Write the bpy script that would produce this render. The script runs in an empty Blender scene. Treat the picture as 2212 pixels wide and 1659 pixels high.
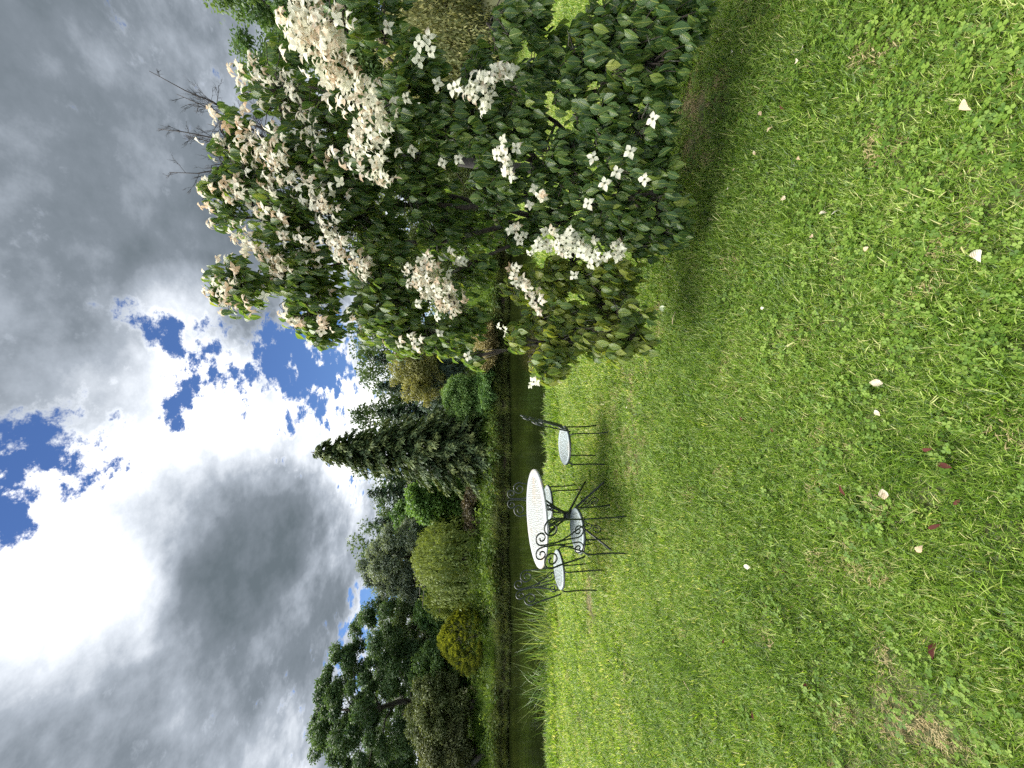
import bpy, math, random
import numpy as np
from mathutils import Vector, Matrix

rng = np.random.default_rng(7)
random.seed(7)
SC = bpy.context.scene
COL = SC.collection
R = math.radians

# ------------------------------------------------------------------ camera
# the photograph is a portrait picture shown lying on its side: world up points to the left of the frame
EYE = 1.6
PITCH = R(8.77)
FPX = 850.0                       # focal length in pixels of a 2212 x 1659 picture
cp, sp = math.cos(PITCH), math.sin(PITCH)
cam_d = bpy.data.cameras.new('camera')
cam = bpy.data.objects.new('camera', cam_d); COL.objects.link(cam)
cam_d.sensor_fit = 'HORIZONTAL'; cam_d.sensor_width = 36.0; cam_d.lens = 36.0 * FPX / 2212.0
cam_d.clip_start = 0.05; cam_d.clip_end = 2000
Fw = Vector((0, cp, -sp)); Up = Vector((0, sp, cp)); Rt = Vector((1, 0, 0))
m = Matrix.Identity(4)
for i in range(3):
    m[i][0] = -Up[i]; m[i][1] = Rt[i]; m[i][2] = -Fw[i]
m[0][3], m[1][3], m[2][3] = 0, 0, EYE
cam.matrix_world = m
SC.camera = cam

# ------------------------------------------------------------------ sun, sky, exposure
SUN_EL, SUN_AZ = R(60), R(-62)    # azimuth from +Y towards +X: high up on the left, a little ahead
sdir = Vector((math.sin(SUN_AZ) * math.cos(SUN_EL), math.cos(SUN_AZ) * math.cos(SUN_EL), math.sin(SUN_EL)))
sun_d = bpy.data.lights.new('sun', 'SUN'); sun = bpy.data.objects.new('sun', sun_d); COL.objects.link(sun)
sun_d.energy = 3.2; sun_d.angle = R(60); sun_d.color = (1.0, 0.95, 0.86)
sun.rotation_euler = sdir.to_track_quat('Z', 'Y').to_euler()
sun.location = (0, 0, 30)
SC.view_settings.view_transform = 'Standard'; SC.view_settings.look = 'None'
SC.view_settings.gamma = 1.0; SC.view_settings.exposure = 1.75
SC.cycles.max_bounces = 6; SC.cycles.diffuse_bounces = 4; SC.cycles.glossy_bounces = 2
SC.cycles.transmission_bounces = 5; SC.cycles.transparent_max_bounces = 6
SC.cycles.use_denoising = False; SC.cycles.use_adaptive_sampling = True; SC.cycles.adaptive_threshold = 0.02

def pix(v, y):
    a = (829.5 - y) / FPX; b = (v - 1106.0) / FPX
    return np.array((a, cp - b * sp, -sp - b * cp))
def at(v, y, Y):
    d = pix(v, y); return np.array((0, 0, EYE)) + d * (Y / d[1])
def on_z(v, y, z=0.0):
    d = pix(v, y); return np.array((0, 0, EYE)) + d * ((z - EYE) / d[2])

world = bpy.data.worlds.new('World'); SC.world = world; world.use_nodes = True
nt = world.node_tree; nt.nodes.clear()
class NB:
    def __init__(s, tree): s.t = tree; s.n = tree.nodes; s.l = tree.links
    def node(s, typ, ins=None, **kw):
        n = s.n.new(typ)
        for k, v in kw.items(): setattr(n, k, v)
        for k, v in (ins or {}).items():
            sock = n.inputs[k]
            if hasattr(v, 'is_output') or isinstance(v, bpy.types.NodeSocket): s.l.new(v, sock)
            else: sock.default_value = v
        return n
    def math(s, op, a, b=0.0, c=None, clamp=False):
        ins = {0: a, 1: b}
        if c is not None: ins[2] = c
        n = s.node('ShaderNodeMath', ins, operation=op); n.use_clamp = clamp
        return n.outputs[0]
    def ramp(s, fac, stops, interp='LINEAR'):
        n = s.node('ShaderNodeValToRGB', {0: fac}); cr = n.color_ramp; cr.interpolation = interp
        while len(cr.elements) > 1: cr.elements.remove(cr.elements[-1])
        cr.elements[0].position = stops[0][0]; cr.elements[0].color = (*stops[0][1], 1)
        for p, c in stops[1:]:
            e = cr.elements.new(p); e.color = (*c, 1)
        return n.outputs[0]
    def noise(s, vec, scale, detail=4, rough=.5, dist=0.0):
        n = s.node('ShaderNodeTexNoise', {'Scale': scale, 'Detail': detail, 'Roughness': rough, 'Distortion': dist})
        if vec is not None: s.l.new(vec, n.inputs['Vector'])
        return n.outputs[0]
    def smooth(s, x, a, b, lo=0.0, hi=1.0):
        n = s.node('ShaderNodeMapRange', {0: x, 1: a, 2: b, 3: lo, 4: hi}, interpolation_type='SMOOTHSTEP')
        return n.outputs[0]
    def mix(s, fac, a, b, blend='MIX'):
        n = s.node('ShaderNodeMix', data_type='RGBA', blend_type=blend)
        for i, v in ((0, fac), (6, a), (7, b)):
            if isinstance(v, bpy.types.NodeSocket): s.l.new(v, n.inputs[i])
            else: n.inputs[i].default_value = v if i == 0 else ((*v, 1) if len(v) == 3 else v)
        return n.outputs[2]
world.cycles.sampling_method = 'MANUAL'; world.cycles.sample_map_resolution = 512
w = NB(nt)
sky = w.node('ShaderNodeTexSky', sky_type='NISHITA'); sky.sun_disc = False
sky.sun_elevation = SUN_EL; sky.sun_rotation = SUN_AZ
sky.air_density = 1.0; sky.dust_density = 0.0; sky.ozone_density = 4.0
tc = w.node('ShaderNodeTexCoord'); D = tc.outputs['Generated']
nrm = w.node('ShaderNodeVectorMath', {0: D}, operation='NORMALIZE').outputs[0]
sep = w.node('ShaderNodeSeparateXYZ', {0: nrm})
zc = w.math('ADD', w.math('MAXIMUM', sep.outputs[2], 0.0), 0.30)
px_ = w.math('DIVIDE', sep.outputs[0], zc); py_ = w.math('DIVIDE', sep.outputs[1], zc)
plane = w.node('ShaderNodeCombineXYZ', {0: px_, 1: py_, 2: 0.37}).outputs[0]
n_big = w.noise(plane, 2.4, 2, .5)
n_mid = w.noise(plane, 11.0, 9, .66)
warp = w.node('ShaderNodeVectorMath', {0: plane, 1: (3.1, 1.7, 0.0)}, operation='ADD').outputs[0]
n_shade = w.noise(warp, 3.6, 6, .55)
def blob(v, y, rad):                # a soft cap round one direction of the sky
    c = pix(v, y); c = c / np.linalg.norm(c)
    dt = w.node('ShaderNodeVectorMath', {0: nrm, 1: tuple(c)}, operation='DOT_PRODUCT').outputs['Value']
    return w.smooth(dt, math.cos(R(rad)), 1.0)
def total(base, items):
    s = base
    for wt, v, y, rad in items: s = w.math('MULTIPLY_ADD', blob(v, y, rad), wt, s)
    return s
fb = w.math('MULTIPLY_ADD', w.math('SUBTRACT', n_big, .5), .7, w.math('MULTIPLY', w.math('SUBTRACT', n_mid, .5), 3.3))
# cloud cover: blue holes (negative) and solid banks (positive)
cover = total(w.math('ADD', fb, 0.62), [
    (-.46, 40, 1130, 13), (-.34, 150, 975, 9), (-.30, 290, 800, 8), (-.24, 420, 830, 8), (-.36, 640, 790, 7), (-.24, 560, 700, 7),
    (-.28, 360, 690, 6), (-.26, 690, 740, 7), (-.50, 825, 1275, 5), (-.40, 790, 1390, 6), (-.2, 700, 860, 5), (-.15, 500, 780, 9),
    (.60, 180, 230, 40), (.50, 420, 1520, 32), (.45, 200, 1330, 12), (.40, 310, 1120, 9), (.35, 480, 1130, 16), (.30, 520, 890, 6), (.3, 790, 890, 6), (.35, 620, 1180, 11), (.45, 400, 630, 4), (.45, 215, 800, 7), (.35, 240, 920, 5), (.2, 330, 850, 3), (.2, 470, 760, 4)])
mask = w.smooth(cover, .38, .74)
# how bright the cloud is: thin sunlit edges white, thick bases grey
lit = total(w.math('MULTIPLY_ADD', w.math('SUBTRACT', n_shade, .5), 1.45, .84), [
    (-.42, 180, 220, 44), (-.16, 330, 470, 17), (-.36, 430, 1480, 25), (-.36, 470, 1130, 14), (-.22, 620, 1280, 13), (-.12, 100, 1560, 18), (-.15, 620, 1560, 14), (-.12, 120, 480, 14),
    (.40, 240, 1130, 12), (.35, 110, 1330, 10), (.25, 500, 850, 11), (.2, 760, 890, 10), (.2, 330, 760, 9), (.4, 395, 630, 5), (.2, 800, 1420, 7), (.25, 590, 960, 7), (.2, 620, 1620, 8), (.12, 330, 1330, 5)])
edge = w.smooth(cover, 1.0, .55)
lit2 = w.math('MULTIPLY_ADD', w.math('SUBTRACT', n_mid, .5), .55, w.math('MULTIPLY_ADD', edge, .22, lit))
ccol = w.ramp(w.math('MULTIPLY', lit2, .8, clamp=True), [(0.0, (.066, .082, .094)), (.25, (.108, .126, .146)), (.45, (.20, .224, .256)), (.65, (.38, .405, .44)), (.85, (.60, .61, .62)), (1.0, (.85, .84, .82))])
blue = w.mix(1.0, sky.outputs[0], (.80, .95, 1.25), 'MULTIPLY')
bg1 = w.node('ShaderNodeBackground', {0: blue, 1: 0.027})
bg2 = w.node('ShaderNodeBackground', {0: ccol, 1: 0.68})
mx = w.node('ShaderNodeMixShader', {0: mask, 1: bg1.outputs[0], 2: bg2.outputs[0]})
wo = w.node('ShaderNodeOutputWorld', {0: mx.outputs[0]})

# ------------------------------------------------------------------ helpers
def tag(o, label=None, cat=None, group=None, kind=None):
    if label: o['label'] = label
    if cat: o['category'] = cat
    if group: o['group'] = group
    if kind: o['kind'] = kind
    return o
def empty(name, loc=(0, 0, 0), rz=0.0, parent=None):
    o = bpy.data.objects.new(name, None); COL.objects.link(o); o.empty_display_size = .1
    o.location = tuple(loc); o.rotation_euler = (0, 0, rz); o.parent = parent
    return o
def unit(a): return a / np.maximum(np.linalg.norm(a, axis=-1, keepdims=True), 1e-9)

class MB:
    """collects vertices, faces, one number per face and uv, and links them as one mesh object"""
    def __init__(s): s.v = []; s.q = []; s.t = []; s.qt = []; s.tt = []; s.n = 0; s.uv = []
    def add(s, v, quads=None, tris=None, qt=None, tt=None, uv=None):
        v = np.asarray(v, float)
        if quads is not None and len(quads):
            quads = np.asarray(quads); s.q.append(quads + s.n); s.qt.append(np.zeros(len(quads)) if qt is None else np.asarray(qt, float))
        if tris is not None and len(tris):
            tris = np.asarray(tris); s.t.append(tris + s.n); s.tt.append(np.zeros(len(tris)) if tt is None else np.asarray(tt, float))
        s.uv.append(np.zeros((len(v), 2)) if uv is None else uv)
        s.v.append(v); s.n += len(v)
    def mesh(s, name, mat, smooth=False):
        me = bpy.data.meshes.new(name)
        v = np.concatenate(s.v) if s.v else np.zeros((0, 3))
        q = np.concatenate(s.q) if s.q else np.zeros((0, 4), int)
        t = np.concatenate(s.t) if s.t else np.zeros((0, 3), int)
        tint = np.concatenate(s.qt + s.tt) if (s.qt or s.tt) else np.zeros(0)
        loops = np.concatenate([q.ravel(), t.ravel()]).astype(np.int32)
        tot = np.concatenate([np.full(len(q), 4), np.full(len(t), 3)]).astype(np.int32)
        start = np.concatenate([[0], np.cumsum(tot)[:-1]]).astype(np.int32) if len(tot) else np.zeros(0, np.int32)
        me.vertices.add(len(v)); me.vertices.foreach_set('co', v.astype(np.float32).ravel())
        me.loops.add(len(loops)); me.loops.foreach_set('vertex_index', loops)
        me.polygons.add(len(tot)); me.polygons.foreach_set('loop_start', start); me.polygons.foreach_set('loop_total', tot)
        if smooth: me.polygons.foreach_set('use_smooth', np.ones(len(tot), bool))
        at_ = me.attributes.new('tint', 'FLOAT', 'FACE'); at_.data.foreach_set('value', tint.astype(np.float32))
        uvl = me.uv_layers.new(name='UVMap'); uv = np.concatenate(s.uv)[loops]
        uvl.data.foreach_set('uv', uv.astype(np.float32).ravel())
        me.update(calc_edges=True); me.validate()
        if mat: me.materials.append(mat)
        return me
    def build(s, name, mat, parent=None, smooth=False, loc=None):
        o = bpy.data.objects.new(name, s.mesh(name, mat, smooth)); COL.objects.link(o); o.parent = parent
        if loc is not None: o.location = tuple(loc)
        return o
    def tube(s, pts, rad, k=6, tint=0.0, cap=True):
        pts = np.asarray(pts, float); n = len(pts)
        rad = np.full(n, rad) if np.isscalar(rad) else np.asarray(rad, float)
        tan = unit(np.gradient(pts, axis=0))
        ref = np.array((0, 0, 1.0)) if abs(tan[0][2]) < .9 else np.array((1.0, 0, 0))
        a = unit(np.cross(tan[0], ref)); fr = []
        for i in range(n):
            a = unit(a - tan[i] * np.dot(a, tan[i])); fr.append((a, np.cross(tan[i], a)))
        th = np.linspace(0, 2 * np.pi, k, endpoint=False)
        V = np.concatenate([pts[i] + rad[i] * (np.outer(np.cos(th), fr[i][0]) + np.outer(np.sin(th), fr[i][1])) for i in range(n)])
        Q = [(i * k + j, i * k + (j + 1) % k, (i + 1) * k + (j + 1) % k, (i + 1) * k + j) for i in range(n - 1) for j in range(k)]
        T = []
        if cap:
            V = np.concatenate([V, pts[:1], pts[-1:]])
            for j in range(k):
                T += [(n * k, (j + 1) % k, j), (n * k + 1, (n - 1) * k + j, (n - 1) * k + (j + 1) % k)]
        s.add(V, Q, T, np.full(len(Q), tint), np.full(len(T), tint))
    def lathe(s, prof, k=32, center=(0, 0, 0)):
        prof = np.asarray(prof, float); th = np.linspace(0, 2 * np.pi, k, endpoint=False); n = len(prof)
        V = np.stack([np.outer(prof[:, 0], np.cos(th)), np.outer(prof[:, 0], np.sin(th)), np.outer(prof[:, 1], np.ones(k))], -1).reshape(-1, 3) + np.array(center)
        Q = [(i * k + j, i * k + (j + 1) % k, (i + 1) * k + (j + 1) % k, (i + 1) * k + j) for i in range(n - 1) for j in range(k)]
        s.add(V, Q)
    def diamonds(s, P, ax, nr, L, W, tint, fold=.18):
        """one folded four-cornered leaf per point: base P, along ax, facing nr"""
        N = len(P); ax = unit(ax); sd = unit(np.cross(ax, nr)); nr = np.cross(sd, ax)
        L = np.broadcast_to(L, (N,))[:, None]; W = np.broadcast_to(W, (N,))[:, None]
        b = P; tip = P + ax * L - nr * L * .12; mid = P + ax * L * .45 + nr * W * fold
        V = np.stack([b, mid + sd * W * .5 - nr * W * fold, tip, mid - sd * W * .5 - nr * W * fold], 1).reshape(-1, 3)
        i = np.arange(N) * 4
        s.add(V, np.stack([i, i + 1, i + 2, i + 3], 1), qt=tint)
    def blades(s, P, d, L, W, bend, tint, seg=3):
        """grass blades: base P, start direction d, curving over by bend"""
        N = len(P); L = np.broadcast_to(L, (N,)); W = np.broadcast_to(W, (N,))
        hd = unit(np.stack([rng.normal(size=N), rng.normal(size=N), np.zeros(N)], 1)); hd = unit(hd * .35 + unit(d * np.array((1, 1, 0)) + 1e-6))
        sd = unit(np.cross(hd, np.array((0, 0, 1.0))))
        cur = P.copy(); dirn = unit(d); rows = []
        for k in range(seg + 1):
            f = k / seg; wd = W * (1 - f ** 1.7) * .5
            if k < seg: rows.append(cur + sd * wd[:, None]); rows.append(cur - sd * wd[:, None])
            else: rows.append(cur)
            dirn = unit(dirn + (hd * .6 - np.array((0, 0, .75))) * (np.asarray(bend) * (0.5 + f))[:, None] / seg * 1.6)
            cur = cur + dirn * (L / seg)[:, None]
        nv = 2 * seg + 1
        V = np.stack(rows, 1).reshape(-1, 3); i = np.arange(N) * nv; Q = []
        for k in range(seg - 1): Q.append(np.stack([i + 2 * k, i + 2 * k + 1, i + 2 * k + 3, i + 2 * k + 2], 1))
        T = np.stack([i + 2 * seg - 2, i + 2 * seg - 1, i + 2 * seg], 1)
        s.add(V, np.concatenate(Q), T, np.tile(tint, seg - 1), tint)

def rand_unit(n):
    return unit(rng.normal(size=(n, 3)))

# ------------------------------------------------------------------ materials
def new_mat(name):
    mt = bpy.data.materials.new(name); mt.use_nodes = True; mt.node_tree.nodes.clear()
    return mt, NB(mt.node_tree)
BRIGHT = 1.0
def leaf_mat(name, stops, transl=.35, rough=.45, spec=.35, var_scale=.6, var=.25, vein=False, tboost=1.3):
    stops = [(p_, tuple(c_ * BRIGHT for c_ in q_)) for p_, q_ in stops]
    mt, b = new_mat(name)
    tint = b.node('ShaderNodeAttribute', attribute_name='tint').outputs['Fac']
    pos = b.node('ShaderNodeNewGeometry').outputs['Position']
    nz = b.noise(pos, var_scale, 3, .5)
    oi = b.node('ShaderNodeObjectInfo').outputs['Random']
    f = b.math('ADD', b.math('MULTIPLY_ADD', b.math('SUBTRACT', nz, .5), var * 2, tint), b.math('MULTIPLY_ADD', oi, .16, -.08), clamp=True)
    col = b.ramp(f, stops)
    if vein:
        uv = b.node('ShaderNodeUVMap').outputs[0]; sp_ = b.node('ShaderNodeSeparateXYZ', {0: uv})
        ax = b.math('ABSOLUTE', b.math('SUBTRACT', sp_.outputs[0], .5))
        rib = b.smooth(ax, .055, .015)
        wv = b.math('SINE', b.math('MULTIPLY_ADD', sp_.outputs[1], 34.0, b.math('MULTIPLY', ax, -42.0)))
        vn = b.math('MAXIMUM', rib, b.math('MULTIPLY', b.smooth(wv, .75, 1.0), .45))
        col = b.mix(b.math('MULTIPLY', vn, .5), col, tuple(min(1, c * 1.7 + .02) for c in stops[-1][1]))
    pr = b.node('ShaderNodeBsdfPrincipled', {'Base Color': col, 'Roughness': rough, 'Specular IOR Level': spec})
    if vein:
        bp = b.node('ShaderNodeBump', {'Strength': .5, 'Distance': .004, 'Height': b.math('MULTIPLY', vn, -1.0)})
        b.l.new(bp.outputs[0], pr.inputs['Normal'])
    tcol = b.mix(1.0, col, (tboost * 1.05, tboost, tboost * .55), 'MULTIPLY')
    tr = b.node('ShaderNodeBsdfTranslucent', {'Color': tcol})
    ms = b.node('ShaderNodeMixShader', {0: transl, 1: pr.outputs[0], 2: tr.outputs[0]})
    b.node('ShaderNodeOutputMaterial', {0: ms.outputs[0]})
    return mt
def bark_mat(name, c1, c2, scale=14, moss=None):
    mt, b = new_mat(name)
    pos = b.node('ShaderNodeNewGeometry').outputs['Position']
    n1 = b.noise(pos, scale, 6, .65, .6); col = b.ramp(n1, [(.3, c1), (.7, c2)])
    if moss: col = b.mix(b.smooth(b.noise(pos, scale * .5, 4, .6), .52, .66), col, moss)
    pr = b.node('ShaderNodeBsdfPrincipled', {'Base Color': col, 'Roughness': .9})
    bp = b.node('ShaderNodeBump', {'Strength': .6, 'Distance': .01, 'Height': n1}); b.l.new(bp.outputs[0], pr.inputs['Normal'])
    b.node('ShaderNodeOutputMaterial', {0: pr.outputs[0]})
    return mt

M = {}
M['grass'] = leaf_mat('grass_blade', [(0, (.036, .086, .010)), (.3, (.108, .208, .020)), (.6, (.215, .345, .042)), (.85, (.38, .50, .12)), (1, (.60, .59, .28))], .45, .36, .45, .9, .32)
M['clover'] = leaf_mat('clover_leaf', [(0, (.045, .105, .014)), (.5, (.105, .195, .026)), (1, (.23, .33, .060))], .38, .5, .2, .8, .2)
M['straw'] = leaf_mat('dry_straw', [(0, (.20, .15, .07)), (.5, (.34, .28, .14)), (1, (.50, .43, .25))], .25, .7, .2, 2, .2)
M['bankgrass'] = leaf_mat('bank_grass_blade', [(0, (.040, .095, .016)), (.5, (.10, .19, .030)), (1, (.24, .33, .075))], .45, .5, .3, 1.3, .45)
M['sedge'] = leaf_mat('sedge_blade', [(0, (.050, .055, .018)), (.5, (.085, .14, .032)), (1, (.22, .22, .09))], .35, .6, .25, 1.2, .5)
M['reed'] = leaf_mat('reed_blade', [(0, (.06, .13, .025)), (.5, (.13, .22, .05)), (1, (.28, .34, .12))], .38, .35, .5, 1.5, .2)
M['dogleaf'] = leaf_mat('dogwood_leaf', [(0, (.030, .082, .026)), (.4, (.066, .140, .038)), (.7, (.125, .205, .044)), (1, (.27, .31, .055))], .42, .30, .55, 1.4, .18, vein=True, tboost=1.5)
M['dogbark'] = bark_mat('dogwood_bark', (.028, .022, .018), (.075, .062, .050), 22, (.13, .15, .11))
M['bark'] = bark_mat('grey_bark', (.035, .030, .024), (.095, .082, .066), 9, (.07, .085, .05))
M['twig'] = bark_mat('dead_twig', (.018, .016, .018), (.05, .045, .045), 12)

def bract_mat():
    mt, b = new_mat('bract')
    tint = b.node('ShaderNodeAttribute', attribute_name='tint').outputs['Fac']
    uv = b.node('ShaderNodeUVMap').outputs[0]; s_ = b.node('ShaderNodeSeparateXYZ', {0: uv})
    pos = b.node('ShaderNodeNewGeometry').outputs['Position']; oi = b.node('ShaderNodeObjectInfo').outputs['Random']
    nz = b.noise(pos, 26, 4, .6)
    f = b.math('ADD', tint, b.math('MULTIPLY', oi, .22))
    base = b.ramp(f, [(0, (.80, .82, .66)), (.35, (.82, .81, .68)), (.65, (.80, .75, .61)), (1, (.70, .57, .40))])
    br = b.smooth(b.math('ADD', nz, b.math('MULTIPLY_ADD', f, .42, b.math('MULTIPLY', s_.outputs[1], .12))), .74, .93)
    col = b.mix(b.math('MULTIPLY', br, .6), base, (.50, .32, .18))
    pr = b.node('ShaderNodeBsdfPrincipled', {'Base Color': col, 'Roughness': .6, 'Specular IOR Level': .25})
    rib = b.math('SINE', b.math('MULTIPLY', s_.outputs[0], 40.0))
    bp = b.node('ShaderNodeBump', {'Strength': .35, 'Distance': .002, 'Height': rib}); b.l.new(bp.outputs[0], pr.inputs['Normal'])
    tr = b.node('ShaderNodeBsdfTranslucent', {'Color': col})
    ms = b.node('ShaderNodeMixShader', {0: .38, 1: pr.outputs[0], 2: tr.outputs[0]})
    b.node('ShaderNodeOutputMaterial', {0: ms.outputs[0]})
    return mt
M['bract'] = bract_mat()
def plain(name, col, rough=.6, metal=0.0, spec=.5):
    mt, b = new_mat(name)
    pos = b.node('ShaderNodeNewGeometry').outputs['Position']
    c = b.mix(b.noise(pos, 30, 4, .6), tuple(x * .75 for x in col), tuple(min(1, x * 1.2) for x in col))
    pr = b.node('ShaderNodeBsdfPrincipled', {'Base Color': c, 'Roughness': rough, 'Metallic': metal, 'Specular IOR Level': spec})
    b.node('ShaderNodeOutputMaterial', {0: pr.outputs[0]}); return mt
M['fcentre'] = plain('flower_centre', (.10, .11, .05), .8)
M['redleaf'] = plain('dry_red_leaf', (.065, .022, .018), .9, 0.0, .1)
M['paleleaf'] = plain('pale_leaf', (.42, .50, .33), .5)
M['stick'] = plain('dry_stick', (.42, .34, .22), .8)

def soil_mat():
    mt, b = new_mat('lawn_ground')
    pos = b.node('ShaderNodeNewGeometry').outputs['Position']; xyz = b.node('ShaderNodeSeparateXYZ', {0: pos})
    n1 = b.noise(pos, 1.1, 4, .55); n2 = b.noise(pos, 38, 5, .7)
    green = b.ramp(b.math('MULTIPLY_ADD', n2, .6, b.math('MULTIPLY', n1, .4)), [(.3, (.025, .032, .010)), (.55, (.060, .070, .020)), (.75, (.12, .10, .05))])
    earth = b.ramp(n2, [(.3, (.018, .013, .009)), (.7, (.07, .05, .03))])
    low = b.smooth(xyz.outputs[2], -.03, -.16)
    far = b.smooth(xyz.outputs[1], 13.0, 14.0)
    far_lo = b.math('MULTIPLY', far, b.smooth(xyz.outputs[2], .15, -.10))
    col = b.mix(b.math('MAXIMUM', b.math('MULTIPLY', low, b.math('SUBTRACT', 1.0, far)), far_lo), green, earth)
    pr = b.node('ShaderNodeBsdfPrincipled', {'Base Color': col, 'Roughness': .95})
    bp = b.node('ShaderNodeBump', {'Strength': .7, 'Distance': .012, 'Height': n2}); b.l.new(bp.outputs[0], pr.inputs['Normal'])
    b.node('ShaderNodeOutputMaterial', {0: pr.outputs[0]}); return mt
M['soil'] = soil_mat()
def water_mat():
    mt, b = new_mat('pond_water')
    pos = b.node('ShaderNodeNewGeometry').outputs['Position']
    mp = b.node('ShaderNodeMapping', {0: pos, 'Scale': (.55, 2.2, 1)}).outputs[0]
    h = b.math('ADD', b.noise(mp, 1.6, 3, .5), b.math('MULTIPLY', b.noise(mp, 6.5, 3, .5), .35))
    bp = b.node('ShaderNodeBump', {'Strength': .07, 'Distance': .12, 'Height': h})
    murk = b.ramp(b.noise(pos, .35, 3, .5), [(.3, (.005, .008, .002)), (.7, (.010, .015, .003))])
    pr = b.node('ShaderNodeBsdfPrincipled', {'Base Color': murk, 'Roughness': .06, 'IOR': 1.33, 'Normal': bp.outputs[0]})
    b.node('ShaderNodeOutputMaterial', {0: pr.outputs[0]}); return mt
M['water'] = water_mat()
def iron_mat():
    mt, b = new_mat('wrought_iron')
    pos = b.node('ShaderNodeNewGeometry').outputs['Position']; n = b.noise(pos, 60, 4, .6)
    col = b.ramp(n, [(.35, (.010, .018, .016)), (.62, (.022, .032, .028)), (.78, (.075, .060, .045))])
    pr = b.node('ShaderNodeBsdfPrincipled', {'Base Color': col, 'Roughness': .36, 'Specular IOR Level': .6})
    b.node('ShaderNodeOutputMaterial', {0: pr.outputs[0]}); return mt
M['iron'] = iron_mat()
def perf_mat(name, base, rust_amt, hole=.0075):
    """painted sheet metal with rows of small punched holes and rust"""
    mt, b = new_mat(name)
    tcn = b.node('ShaderNodeTexCoord').outputs['Object']
    vor = b.node('ShaderNodeTexVoronoi', {'Vector': tcn, 'Scale': 44.0, 'Randomness': .6}); vor.feature = 'F1'; vor.voronoi_dimensions = '2D'
    d = vor.outputs['Distance']
    hole_m = b.smooth(d, .40, .28)
    sx = b.node('ShaderNodeSeparateXYZ', {0: tcn})
    rr = b.math('SQRT', b.math('ADD', b.math('POWER', sx.outputs[0], 2.0), b.math('POWER', sx.outputs[1], 2.0)))
    n1 = b.noise(tcn, 3.5, 5, .65, .4); n2 = b.noise(tcn, 55, 4, .7)
    rim = b.smooth(rr, hole_r[name] * .86, hole_r[name] * .83)
    hole_m = b.math('MULTIPLY', hole_m, rim)
    rust = b.math('MULTIPLY', b.smooth(b.math('MULTIPLY_ADD', n2, .35, n1), .66, .86), rust_amt)
    col = b.mix(n2, tuple(c * .86 for c in base), base)
    col = b.mix(rust, col, (.42, .27, .16))
    ring = b.math('MULTIPLY', b.smooth(d, .55, .36), b.math('MULTIPLY', b.smooth(n1, .42, .65), rust_amt))
    col = b.mix(b.math('MULTIPLY', ring, .7), col, (.34, .23, .14))
    col = b.mix(b.math('MULTIPLY', hole_m, .92), col, (.06, .08, .05))
    pr = b.node('ShaderNodeBsdfPrincipled', {'Base Color': col, 'Roughness': .45})
    bp = b.node('ShaderNodeBump', {'Strength': .5, 'Distance': .004, 'Height': b.math('SUBTRACT', 1.0, hole_m)}); b.l.new(bp.outputs[0], pr.inputs['Normal'])
    b.node('ShaderNodeOutputMaterial', {0: pr.outputs[0]}); return mt
hole_r = {'table_paint': .50, 'seat_paint': .20}
M['tabletop'] = perf_mat('table_paint', (.37, .395, .41), .5)
M['seat'] = perf_mat('seat_paint', (.28, .335, .355), .25)
M['rim'] = plain('painted_rim', (.6, .64, .65), .4)

# ------------------------------------------------------------------ ground and water
NEAR = [(-60, 5.2), (-14, 5.75), (-6, 6.05), (-3, 6.15), (0, 6.2), (1.2, 6.25), (2.0, 6.5), (2.8, 7.4), (3.6, 9.2), (4.6, 12.0), (5.2, 14.6)]
WATER_Z = -0.5
def near_edge(x):
    xs = np.array([p[0] for p in NEAR]); ys = np.array([p[1] for p in NEAR])
    return np.interp(x, xs, ys) + .09 * np.sin(x * 2.3) + .05 * np.sin(x * 7.1 + 1) + .03 * np.sin(x * 15.3)
def far_edge(x): return 14.3 + .26 * np.sin(x * .9 + .5) + .10 * np.sin(x * 3.7) + .06 * np.sin(x * 8.9)
def height(x, y):
    x = np.asarray(x, float); y = np.asarray(y, float)
    ne, fe = near_edge(np.minimum(x, 5.2)), far_edge(x)
    s = lambda t: np.clip(t, 0, 1) ** 2 * (3 - 2 * np.clip(t, 0, 1))
    inside = x < 5.2
    near_drop = s((y - ne) / .45)
    z = -1.15 * near_drop
    far_up = s((y - (fe - .10)) / .22)
    zf = -1.15 + far_up * .95 + s((y - fe - .05) / 2.2) * .62 + s((y - 17) / 14.) * .9
    z = np.where(y > fe - .10, zf, z)
    blend = s((x - 4.2) / 1.6)
    z_land = s((y - 9) / 18.) * .9
    z = z * (1 - blend) + z_land * blend
    lawn = np.where((y < ne) | (x > 5), 1.0, 0.0)
    z = z + lawn * (.018 * np.sin(x * 1.7 + .4) * np.cos(y * 1.3) + .012 * np.sin(x * 4.1) * np.sin(y * 3.3 + 1))
    return z
def axis(lo, fine0, fine1, hi, st):
    f = np.arange(fine0, fine1 + 1e-6, st); n = 14
    a = fine0 - np.geomspace(st * 2, fine0 - lo, n)[::-1]; c = fine1 + np.geomspace(st * 2, hi - fine1, n)
    return np.concatenate([a, f, c])
gx = axis(-400, -16, 16, 400, .14); gy = axis(-60, -1.5, 21, 500, .11)
X, Y = np.meshgrid(gx, gy); Z = height(X, Y)
nx, ny = len(gx), len(gy)
idx = np.arange(nx * ny).reshape(ny, nx)
g = MB(); g.add(np.stack([X, Y, Z], -1).reshape(-1, 3), np.stack([idx[:-1, :-1], idx[:-1, 1:], idx[1:, 1:], idx[1:, :-1]], -1).reshape(-1, 4))
tag(g.build('ground', M['soil'], smooth=True), 'green lawn sloping to the pond with the bank beyond', kind='structure')
wt = MB()
wx = np.linspace(-60, 7.5, 60); wv = []
for x in wx: wv += [(x, near_edge(min(x, 5.2)) - .02 + .02, WATER_Z), (x, far_edge(x) + .06, WATER_Z)]
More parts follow.
